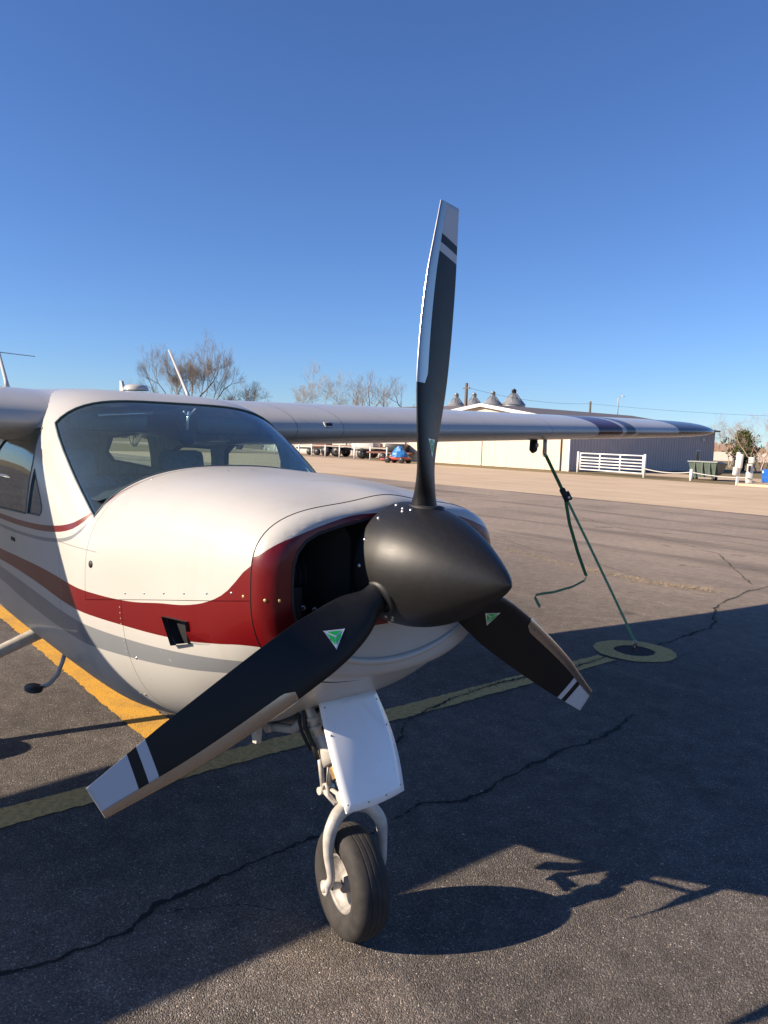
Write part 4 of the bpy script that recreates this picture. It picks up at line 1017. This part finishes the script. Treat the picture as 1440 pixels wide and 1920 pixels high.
# ------------------------------------------------------------------ hangar
hg = empty('hangar', (-36, 45, 0), 0, 'metal hangar with cream end wall and grey ribbed side behind the wing', 'building')
def HO(b, name, m, parent=hg):
    b.v = [(x+36 if parent is not None else x, y-45 if parent is not None else y, z) for x, y, z in b.v]; return b.build(name, m, parent)
CREAM = mat_siding('hangar_cream', (.58, .49, .39), 1); GREYW = mat_siding('hangar_grey', (.52, .44, .41), 1); TRIM = mat_siding('hangar_trim', (.72, .70, .66), 1); ROOFM = mat_siding('hangar_roof', (.16, .13, .11), 1)
X0, X1, Y0, Y1, EV, RG = -44.2, -28.6, 38.4, 56.9, 3.12, 4.26
XM = -36.2
b = MB(); b.prism([(X0, 0), (X1, 0), (X1, EV), (XM, RG), (X0, EV)], 1, Y0, Y0+.12); HO(b, 'end_wall', CREAM)
b = MB(); b.box(((X0+X1)/2, Y1, EV/2), (X1-X0, .1, EV)); HO(b, 'rear_wall', GREYW)
# side wall with ribs
def ribs(y0, y1, x, z0, z1, pitch, d, axis='y'):
    v = []; f = []; n = max(1, round((y1-y0)/pitch)); pitch = (y1-y0)/n; prof = [(0, 0), (.42, 0), (.52, d), (.82, d), (.92, 0)]
    P = [(y0+(i+a)*pitch, h) for i in range(n) for a, h in prof]+[(y0+n*pitch, 0)]
    for y, h in P:
        for z in (z0, z1): v.append((x+h, y, z) if axis == 'y' else (y, x-h, z))
    for i in range(len(P)-1): f.append((2*i, 2*i+2, 2*i+3, 2*i+1))
    return v, f
for k in range(6):
    b = MB(); a0 = lerp(Y0+.13, Y1, k/6); v, f = ribs(a0, lerp(Y0+.13, Y1, (k+1)/6), X1, .02, EV-.05, .36, .05); b.add(v, f); HO(b, 'wall_panel', GREYW)
b = MB(); v, f = ribs(Y0, Y1, X0, .02, EV-.05, .36, .05); b.add([(2*X0-x, y, z) for x, y, z in v], f); HO(b, 'wall_panel', GREYW)
# sliding door leaves on the cream wall
for k in range(4):
    xa = lerp(X0+1.2, X1-.55, k/4); xb = lerp(X0+1.2, X1-.55, (k+1)/4); b = MB(); yy = Y0-.06-.06*(k % 2)
    b.box(((xa+xb)/2, yy, 1.52), (xb-xa-.02, .05, 3.0)); d = HO(b, 'sliding_door_leaf', CREAM)
    b = MB()
    for q in range(1, 3): b.box((lerp(xa, xb, q/3), yy-.030, 1.52), (.05, .012, 2.96))
    b.box(((xa+xb)/2, yy-.03, .06), (xb-xa-.04, .012, .08)); HO(b, 'door_rail', CREAM, hg)
b = MB(); b.box(((X0+X1)/2, Y0-.14, 3.12), (X1-X0-.4, .16, .16)); HO(b, 'door_track', TRIM)
b = MB(); v, f = ribs(X0+.4, X1-.3, Y0-.02, 3.22, EV, .30, .04, 'x'); b.add(v, f); HO(b, 'header_panel', CREAM)
b = MB(); b.box((X1+.03, Y0+.02, EV/2), (.14, .14, EV)); HO(b, 'corner_trim', TRIM)
for s, (xa, xb) in ((0, (X0-.3, XM)), (1, (XM, X1+.3))):
    b = MB(); za, zb = (EV-.02, RG+.05) if s == 0 else (RG+.05, EV-.02); b.prism([(xa, za), (xb, zb), (xb, zb+.10), (xa, za+.10)], 1, Y0-.30, Y1+.03); HO(b, 'roof_slope', ROOFM)
    b = MB(); b.prism([(xa-.02, za-.10), (xb, zb-.10), (xb, zb+.125), (xa-.02, za+.125)], 1, Y0-.36, Y0-.302); HO(b, 'barge_board', TRIM)
b = MB(); b.box((X1+.36, (Y0+Y1)/2, EV+.02), (.12, Y1-Y0+.06, .12)); HO(b, 'gutter', ROOFM)
b = MB(); b.box((X1+.058, 54.4, 1.02), (.03, .62, 1.2)); w = HO(b, 'window', TRIM); b = MB(); b.box((X1+.076, 54.4, 1.02), (.012, .46, 1.04)); HO(b, 'pane', simple('dark_glass', (.03, .04, .05), .1))
b = MB(); b.box((X1+.09, 55.0, 2.45), (.12, .26, .22)); HO(b, 'wall_lamp', TRIM)

# a second, lower shed further left, seen above and below the wing
sh = empty('storage_shed', (-58, 47, 0), 0, 'long low shed with brown roof behind the equipment yard', 'building')
SHW = mat_siding('shed_wall', (.34, .32, .30), 1); SHR = mat_siding('shed_roof', (.17, .145, .125), 1)
def SO(b, name, m): b.v = [(x+58, y-47, z) for x, y, z in b.v]; return b.build(name, m, sh)
for k in range(6):
    b = MB(); v, f = ribs(lerp(-76, -46.5, k/6), lerp(-76, -46.5, (k+1)/6), 43.5, .02, 3.9, .5, .05, 'x'); b.add(v, f); SO(b, 'wall_panel', SHW)
b = MB(); b.box((-61.2, 47.4, 1.9), (29.4, 7.6, 3.8)); SO(b, 'wall', SHW)
b = MB(); b.prism([(43.0, 3.92), (47.2, 4.75), (51.4, 3.92), (51.4, 4.05), (47.2, 4.90), (43.0, 4.05)], 0, -76.4, -46.2); SO(b, 'roof', SHR)
for x in (-73, -67, -61, -52):
    b = MB(); b.box((x, 43.40, 1.5), (3.2, .06, 3.0)); SO(b, 'roller_door', mat_siding('shed_door', (.42, .40, .38), 1))

# ------------------------------------------------------------------ gate, posts, chain, bin, pedestals
GALV = mat_plain_paint('gate_white_paint', (.78, .77, .74), .4, .1)
ga, gb = Vector((-27.2, 37.55, 0)), Vector((-21.8, 36.25, 0)); gd = (gb-ga); gl_ = gd.length; gang = math.atan2(gd.y, gd.x)
gt = empty('pipe_gate', ga, gang, 'white tubular gate standing in front of the grey hangar wall', 'gate')
for z in (.22, .42, .60, .78, .96, 1.20):
    MB().tube([(.22, 0, z), (gl_-.12, 0, z)], .038, 8).build('rail', GALV, gt)
for x in (.22, 1.95, 3.65, gl_-.12): MB().tube([(x, 0, .18), (x, 0, 1.24)], .045, 8).build('upright', GALV, gt)
for x in (0, gl_): MB().tube([(x, 0, 0), (x, 0, 1.28), (x, 0, 1.30)], [.075, .075, .02], 10).build('gate_post', GALV, gt)
pl = [Vector((-18.9, 36.0, 0)), Vector((-16.05, 36.6, 0))]
for i, p in enumerate(pl[:1]):
    o = MB().tube([(0, 0, 0), (0, 0, .60), (0, 0, .63)], [.085, .085, .03], 12).build('bollard', GALV); o.location = p
    tag(o, 'short white round bollard in front of the green bin', 'bollard')
def sag(a, b, d, n=16): return [Vector(a).lerp(Vector(b), i/n)-Vector((0, 0, d*4*(i/n)*(1-i/n))) for i in range(n+1)]
def rope(name, a, b_, d, r, m, label, cat, group=None):
    P = sag(a, b_, d); c = P[0].copy(); o = MB().tube([p-c for p in P], r, 6).build(name, m); o.location = c; tag(o, label, cat, group); return o
ROPE = simple('rope_grey', (.50, .48, .45), .8)
rope('barrier_rope', (-21.8, 36.25, .50), (-18.9, 36.0, .46), .12, .028, ROPE, 'white rope slung from the gate post to the short bollard', 'rope')
rope('barrier_rope', (-18.9, 36.0, .46), (-15.95, 36.5, .36), .10, .028, ROPE, 'white rope slung from the bollard towards the meter pedestals', 'rope')
bn = empty('refuse_bin', (-20.0, 39.2, 0), R(62), 'dark green wheeled refuse bin with black open lid end beside the hangar', 'bin')
BG = simple('bin_green', (.085, .115, .090), .5, 0, None, .2, 6); BK = simple('bin_black', (.02, .02, .022), .45, 0, None, .2, 6)
bn.rotation_euler = (0, 0, R(15)); bn.location = (-19.5, 38.5, 0)
b = MB(); b.add([(-.62, -.42, .16), (.62, -.42, .16), (.62, .42, .16), (-.62, .42, .16), (-.74, -.56, .98), (.70, -.56, .98), (.70, .56, .98), (-.74, .56, .98)], [(0, 3, 2, 1), (0, 1, 5, 4), (1, 2, 6, 5), (2, 3, 7, 6), (3, 0, 4, 7), (4, 5, 6, 7)]); b.build('bin_body', BG, bn)
b = MB(); b.box((-.02, 0, 1.0), (1.54, 1.22, .06)); b.build('bin_rim', simple('bin_rim', (.28, .30, .28), .5), bn)
b = MB(); b.box((-.02, -.57, .62), (.06, .05, .7)); b.box((-.42, -.56, .62), (.05, .05, .7)); b.box((.36, -.56, .62), (.05, .05, .7)); b.build('bin_rib', BG, bn)
b = MB(); b.add([(.71, -.5, .30), (.71, .5, .30), (.71, .58, 1.0), (.71, -.58, 1.0), (.80, -.45, .35), (.80, .45, .35), (1.02, .58, .92), (1.02, -.58, .92)], [(0, 1, 2, 3), (4, 7, 6, 5), (0, 4, 5, 1), (1, 5, 6, 2), (2, 6, 7, 3), (3, 7, 4, 0)]); b.build('bin_lid', BK, bn)
for x, y in ((-.5, -.38), (.52, -.38), (-.5, .38), (.52, .38)): MB().lathe([(-.03, .001), (-.03, .08), (.03, .08), (.03, .001)], (x, y, .08), (0, 1, 0), 14).build('castor', BK, bn)
PW = mat_plain_paint('pedestal_paint', (.70, .68, .63), .5, 0)
pd = empty('meter_pedestal', (-15.8, 34.6, 0), R(-40), 'leaning cream meter post with two tall boxes by the concrete pad', 'pedestal')
tl = Matrix.Rotation(R(7), 4, 'Y')
MB().box((0, 0, .5), (.10, .10, 1.0), 0, tl).build('post', PW, pd)
MB().bevbox((.0, -.09, 1.22), (.20, .14, .74), .02, 0, tl).build('meter_box', PW, pd)
MB().bevbox((.22, -.05, 1.20), (.17, .14, .66), .02, 0, tl).build('meter_box', PW, pd)
MB().bevbox((-.06, -.12, .66), (.26, .16, .36), .02, 0, tl).build('junction_box', PW, pd)
MB().lathe([(0, .06), (.05, .06), (.10, .02)], (.04, 0, 1.6), (0, 0, 1), 10).build('vent_cap', BK, pd)
pm = empty('fuel_pump', (-16.2, 36.7, 0), R(-45), 'white fuel pump pedestal with a small lettered sign box on top', 'fuel pump')
MB().bevbox((0, 0, .42), (.24, .24, .84), .02).build('pump_body', PW, pm); MB().bevbox((-.24, .02, .30), (.15, .2, .60), .02).build('pump_side_box', PW, pm)
MB().bevbox((.0, -.02, .90), (.26, .2, .24), .03).build('pump_neck', PW, pm); MB().bevbox((.16, -.10, .78), (.06, .10, .30), .01).build('hose_holder', BK, pm)
sg = MB().bevbox((.10, 0, 1.20), (.46, .14, .30), .02).build('sign_box', PW, pm)
b = MB()
for i in range(5): b.box((-.05+i*.045+(.03 if i > 2 else 0), -.0725, 1.285), (.030, .003, .035))
for cx in (.02, .18): b.tube([(cx+math.cos(a)*.045, -.0725, 1.165+math.sin(a)*.05) for a in [R(-40)+i*R(260)/9 for i in range(10)]], .010, 5)
b.build('sign_lettering', BK, sg)
bl_ = empty('blue_tank', (-16.0, 38.9, 0), R(-42), 'bright blue box tank at the right edge beside the fuel pump', 'tank')
BLUE = simple('tank_blue', (.012, .12, .48), .4, 0, .2, .1, 4)
MB().bevbox((.5, 0, .40), (1.7, .9, .68), .04).build('tank_body', BLUE, bl_); MB().bevbox((-.20, -.46, .60), (.16, .02, .12), .005).build('tank_label', PW, bl_); MB().bevbox((.5, 0, .79), (.5, .4, .10), .03).build('tank_hatch', PW, bl_)
for x in (-.2, 1.2): MB().box((x, 0, .03), (.12, .8, .06)).build('skid', BK, bl_)
b = MB(); b.box((-11.5, 36.3, .04), (8.4, 3.6, .12)); o = b.build('concrete_pad', M['concrete']); tag(o, kind='structure')

# ------------------------------------------------------------------ equipment yard under the wing
RED = simple('machine_red', (.30, .025, .018), .5, 0, .1, .2, 8); TARP = simple('tarp_blue', (.02, .16, .42), .45, 0, None, .25, 5, .8)
mw = empty('covered_mower', (-39.8, 33.6, 0), R(20), 'small red mower under a bright blue tarpaulin on the apron edge', 'mower')
MB().bevbox((0, 0, .34), (1.6, .9, .22), .04).build('deck', RED, mw)
rnd = random.Random(5); b = MB(); nz = 12
for j in range(6):
    for i in range(nz):
        a = 2*math.pi*i/nz; t = j/5; r = (.62-.42*t**1.6)*(1+.10*math.sin(a*3+j)); b.v.append((.15+math.cos(a)*r*1.05, math.sin(a)*r*.8, .42+.78*t-.10*max(0, math.cos(a))*t+rnd.uniform(-.03, .03)))
for j in range(5):
    for i in range(nz): b.f.append((j*nz+i, j*nz+(i+1) % nz, (j+1)*nz+(i+1) % nz, (j+1)*nz+i)); b.mi.append(0); b.sm.append(False)
b.f.append(tuple(range(5*nz, 6*nz))); b.mi.append(0); b.sm.append(False); b.build('tarpaulin', TARP, mw)
for x, y in ((-.55, -.5), (.6, -.5), (-.55, .5), (.6, .5)): MB().lathe([(-.08, .05), (-.08, .22), (.08, .22), (.08, .05)], (x, y, .22), (0, 1, 0), 14).build('wheel', BK, mw)
MB().bevbox((-.95, 0, .24), (.5, 1.0, .14), .04).build('cutter', RED, mw)
def truck(loc, rz, label, cabcol, bedcol, long=True):
    t = empty('parked_truck', loc, rz, label, 'truck')
    MB().box((0, 0, .72), (5.2, 1.0, .22)).build('chassis', BK, t); MB().bevbox((-1.9, 0, 1.45), (1.5, 1.9, 1.35), .14).build('cab', cabcol, t)
    MB().bevbox((-2.66, 0, 1.75), (.03, 1.5, .5), .01).build('windscreen', BK, t); MB().bevbox((-1.95, -.96, 1.75), (.8, .03, .45), .01).build('side_glass', BK, t); MB().bevbox((-2.9, 0, 1.0), (.6, 1.5, .55), .08).build('bonnet', cabcol, t)
    MB().box((.9, 0, .95), (3.4, 2.0, .14)).build('bed', bedcol, t)
    for x in (-2.2, .6, 1.7):
        for y in (-.85, .85): MB().lathe([(-.13, .1), (-.13, .44), (.13, .44), (.13, .1)], (x, y, .44), (0, 1, 0), 18).build('wheel', BK, t)
    return t
RUST = simple('rusty_red_plate', (.20, .09, .06), .8, 0, None, .3, 5); TW = simple('truck_white', (.66, .64, .60), .4, 0, .2, .1, 5)
truck((-47.0, 38.9, 0), R(35), 'old white flatbed truck parked in the equipment yard below the wing', TW, RUST)
truck((-53.2, 39.0, 0), R(205), 'faded red flatbed truck left of the white one in the yard', RED, RUST)
for i, (x, y, h, c, lb) in enumerate(((-44.9, 37.2, 1.1, RUST, 'rusty low trailer beside the blue tarpaulin mower'), (-58.0, 39.0, 1.4, BK, 'dark low trailer at the left end of the yard'))):
    t = empty('flat_trailer', (x, y, 0), R(30), lb, 'trailer'); MB().box((0, 0, .62), (3.6, 1.6, .14)).build('deck', c, t); MB().bevbox((.5, 0, .62+h*.35), (1.6, 1.3, h*.6), .08).build('load', BK if c is RUST else RUST, t)
    for a in (-.4, .4):
        for s in (-.75, .75): MB().lathe([(-.1, .05), (-.1, .30), (.1, .30), (.1, .05)], (a, s, .30), (0, 1, 0), 14).build('wheel', BK, t)
fc = empty('yard_fence', (-52, 36.2, 0), 0, 'low white post and rail fence along the equipment yard', 'fence')
for k in range(9): MB().tube([(-9+k*2.1, 0, 0), (-9+k*2.1, 0, 1.05)], .06, 8).build('post', GALV, fc)
for z in (.95,): MB().box((-.6, 0, z), (16.8, .05, .09)).build('rail', simple('weathered_rail', (.30, .27, .24), .9), fc)

# ------------------------------------------------------------------ grain bins, poles, wires
GALVS = simple('galvanised_steel', (.26, .27, .28), .42, .4, None, .15, 1.2)
def bin_(x, y, r, ze, zp, label):
    t = empty('grain_bin', (x, y, 0), 0, label, 'grain bin', 'grain bins behind the hangar')
    pr = []; n = int(ze/.42)
    for i in range(n): pr += [(i*.42, r), (i*.42+.21, r+.03)]
    pr.append((ze, r)); MB().lathe(pr, (0, 0, 0), (0, 0, 1), 28).build('bin_wall', GALVS, t)
    MB().lathe([(ze-.02, r+.12), (lerp(ze, zp, .5), r*.55), (lerp(ze, zp, .82), r*.26), (lerp(ze, zp, .82)+.02, .001)], (0, 0, 0), (0, 0, 1), 28).build('bin_roof', GALVS, t)
    MB().lathe([(0, .36), (.5, .36), (.55, .42), (.8, .05)], (0, 0, lerp(ze, zp, .80)), (0, 0, 1), 14).build('roof_vent', BK if zp > 9.5 else GALVS, t)
    for q in range(6): a = q*1.047; MB().tube([(math.cos(a)*r, math.sin(a)*r, ze+.04), (math.cos(a)*r*.27, math.sin(a)*r*.27, lerp(ze, zp, .82))], .04, 5).build('roof_rib', GALVS, t)
bin_(-84.0, 82.6, 1.45, 7.2, 8.85, 'leftmost and smallest of the grain bins above the hangar roof')
bin_(-82.1, 84.6, 1.45, 7.4, 8.95, 'second grain bin from the left, close behind the wooden pole')
bin_(-80.0, 86.6, 1.5, 7.6, 9.3, 'third grain bin from the left, plain steel cap')
bin_(-77.6, 88.7, 1.8, 7.7, 9.8, 'tallest and rightmost grain bin, with dark cap')
POLE = mat_bark('pole_wood', (.13, .105, .085))
def pole(x, y, h, r, label, arm=1):
    t = empty('utility_pole', (x, y, 0), 0, label, 'utility pole'); MB().tube([(0, 0, 0), (0, 0, h)], [r, r*.7], 8).build('shaft', POLE, t)
    if arm: MB().box((0, 0, h-.5), (.9*arm, .10, .12)).build('cross_arm', POLE, t); MB().lathe([(0, .05), (.15, .05), (.18, .01)], (.3*arm, 0, h-.44), (0, 0, 1), 8).build('insulator', GALVS, t)
    return t
pole(-51.3, 51.8, 7.4, .21, 'thick wooden pole in front of the grain bins')
pole(-51.1, 71.6, 6.75, .17, 'short leaning-topped wooden pole above the hangar roof edge', 0)
t = empty('light_pole', (-48.6, 73.3, 0), 0, 'thin grey lamp pole right of the wooden pole above the wing', 'lamp post')
MB().tube([(0, 0, 0), (0, 0, 7.2), (.2, .05, 7.35)], [.08, .05, .03], 8).build('shaft', GALVS, t); MB().bevbox((.4, .1, 7.36), (.5, .2, .10), .03).build('lamp_head', GALVS, t)
WIRE = simple('wire', (.06, .06, .065), .6)
rope('overhead_wire', (-51.3, 51.8, 7.0), (-51.1, 71.6, 6.5), .5, .012, WIRE, 'overhead wire from the thick pole to the short pole', 'wire')
rope('overhead_wire', (-51.1, 71.6, 6.5), (-20, 95, 6.0), .7, .012, WIRE, 'overhead wire running right from the short pole', 'wire')

# ------------------------------------------------------------------ trees
def bare_tree(name, loc, h, spread, seed, label, col, stems=3, depth=6, dense=1.0, droop=0.0, thick=1.0, group='bare winter trees', wide=1.0):
    rnd = random.Random(seed); root = empty(name, loc, 0, label, 'tree', group); bark = mat_bark(name+'_bark', col)
    T, C = MB(), MB()
    def grow(p, d, L, r, lev, mb):
        n = 3; P = [p]; q = p.copy(); dd = d.copy()
        for i in range(n):
            dd = (dd+Vector((rnd.gauss(0, .16), rnd.gauss(0, .16), rnd.gauss(.07, .10)-droop*.05*lev))).normalized(); q = q+dd*(L/n); P.append(q.copy())
        mb.tube(P, [max(lerp(r, r*.62, i/n), h*.00042) for i in range(n+1)], 6 if lev < 2 else (4 if lev < 4 else 3), cap=False)
        if lev >= depth: return
        k = 2 if lev < 2 else rnd.choice((2, 3, 3)); k = max(2, int(k*dense+rnd.random())) if lev > 2 else k
        for i in range(k):
            a = rnd.uniform(0, 6.283); sp = rnd.uniform(.28, .62)*spread; o = dd.orthogonal().normalized(); o.rotate(Matrix.Rotation(a, 3, dd))
            nd = (dd*math.cos(sp)+o*math.sin(sp)).normalized(); t = rnd.choice((1, 1, .72, .5)) if lev > 0 else 1
            src = P[-1] if t == 1 else P[0].lerp(P[-1], t)
            grow(src, nd, L*rnd.uniform(.62, .86), r*(.62 if i == 0 else rnd.uniform(.38, .55)), lev+1, C)
    for s in range(stems):
        a = 6.283*s/stems+rnd.uniform(-.4, .4); tilt = (.34*spread if s else .05) if stems > 1 else .03
        d = Vector((math.cos(a)*tilt, math.sin(a)*tilt, 1)).normalized(); grow(Vector((math.cos(a)*.15, math.sin(a)*.15, -.1)), d, h*.265*rnd.uniform(.9, 1.15), h*.018*thick, 0, T)
    allz = max(v[2] for v in C.v); k = h/allz; mx = sum(v[0] for v in C.v)/len(C.v); my = sum(v[1] for v in C.v)/len(C.v)
    for mb in (T, C): mb.v = [((x-mx*min(1, z/allz*1.6))*k*wide, (y-my*min(1, z/allz*1.6))*k*wide, z*k) for x, y, z in mb.v]
    T.build('trunk', bark, root, fix=False); C.build('crown', bark, root, fix=False); return root
bare_tree('bare_tree', (-80.2, 36.3, 0), 13.6, .98, 11, 'big spreading bare tree behind the cabin roof', (.21, .18, .155), 5, 7, 1.38, thick=1.1, wide=.68)
bare_tree('bare_tree', (-77.5, 41.3, 0), 8.6, 1.15, 12, 'lower bare tree at the right foot of the big one', (.22, .185, .155), 3, 7, 1.25)
bare_tree('bare_tree', (-82.6, 30.8, 0), 7.6, 1.3, 13, 'low bare bush at the left foot of the big tree', (.25, .21, .18), 7, 6, 1.35, thick=.7)
bare_tree('bare_tree', (-81.2, 54.4, 0), 12.2, .75, 14, 'pale slender bare tree left of the upright blade', (.33, .31, .29), 4, 7, 1.05, thick=.5)
bare_tree('bare_tree', (-79.2, 57.4, 0), 10.6, .75, 15, 'shorter pale slender bare tree right of the taller pale one', (.33, .31, .29), 3, 7, 1.0, thick=.45)
bare_tree('bare_tree', (-65.6, 50.4, 0), 9.3, 1.0, 16, 'dark crooked bare tree, left one of the pair beside the blade', (.22, .17, .13), 2, 7, 1.0, thick=1.0)
bare_tree('bare_tree', (-63.4, 53.2, 0), 9.0, .95, 17, 'dark crooked bare tree nearest the upright blade', (.22, .17, .13), 2, 7, 1.0, thick=1.0)
bare_tree('bare_tree', (-36.0, 75.0, 0), 5.6, 1.05, 18, 'pale bare tree behind the evergreen at the right', (.32, .28, .255), 4, 7, 1.05, thick=.7)
bare_tree('bare_tree', (-25.6, 58.4, 0), 4.9, 1.05, 19, 'bare tree cut by the right edge of the view', (.38, .28, .22), 3, 7, 1.05, thick=.8)
bare_tree('bare_tree', (-26.6, 61.4, 0), 2.6, 1.2, 21, 'reddish bare shrub at the right side of the evergreen', (.26, .12, .08), 5, 5, 1.0, thick=.6)
ev = empty('evergreen_tree', (-28.5, 61.8, 0), 0, 'dark green bushy evergreen tree beside the hangar end', 'tree')
MB().tube([(0, 0, 0), (.05, .02, 1.2), (.0, .05, 3.0)], [.14, .10, .04], 8).build('trunk', mat_bark('evergreen_bark', (.10, .07, .05)), ev)
rnd = random.Random(33); b = MB()
clumps = [(rnd.gauss(0, .72), rnd.gauss(0, .72), rnd.uniform(.8, 3.15)) for _ in range(60)]
clumps = [(x*(1.25-.28*z), y*(1.25-.28*z), z) for x, y, z in clumps]
for cx, cy, cz in clumps:
    for k in range(75):
        d = Vector((rnd.gauss(0, 1), rnd.gauss(0, 1), rnd.gauss(0, .8))).normalized(); p = Vector((cx, cy, cz))+d*rnd.uniform(.12, .40)
        e = (d+Vector((0, 0, .5))).normalized()*rnd.uniform(.10, .20); s = d.orthogonal().normalized()*.05
        b.add([p-s, p+s, p+e], [(0, 1, 2)])
b.build('crown', mat_needles(), ev, fix=False)
# far side of the field: a pale low wall, houses and a brown wood along the skyline
fw = MB(); fw.box((0, 0, .75), (60, 1.2, 1.5)); fwm = mat_siding('far_wall', (.52, .45, .40), 1)
o = fw.build('low_pale_building', fwm); o.location = (-50, 128, 0); o.rotation_euler = (0, 0, R(20)); tag(o, 'long low pale building across the brown field', 'building')
b = MB(); rnd = random.Random(44)
for k in range(12000):
    a = rnd.uniform(R(70), R(172)); D = rnd.uniform(190, 250); x, y = 1.6+D*math.cos(a), D*math.sin(a); h = rnd.uniform(2.5, 6.5)*(.70+.18*math.sin(a*37)+.12*math.sin(a*91)); w = rnd.uniform(.12, .45)
    tx, ty = -math.sin(a)*w, math.cos(a)*w; z0 = rnd.uniform(-.2, h*.75)
    b.add([(x-tx, y-ty, z0), (x+tx, y+ty, z0), (x+tx*rnd.uniform(-.6, .6), y+ty*.3, h)], [(0, 1, 2)])
o = b.build('far_wood', mat_bark('far_wood_twigs', (.30, .20, .15)), fix=False); tag(o, 'brown leafless wood along the skyline', 'wood', kind='stuff')
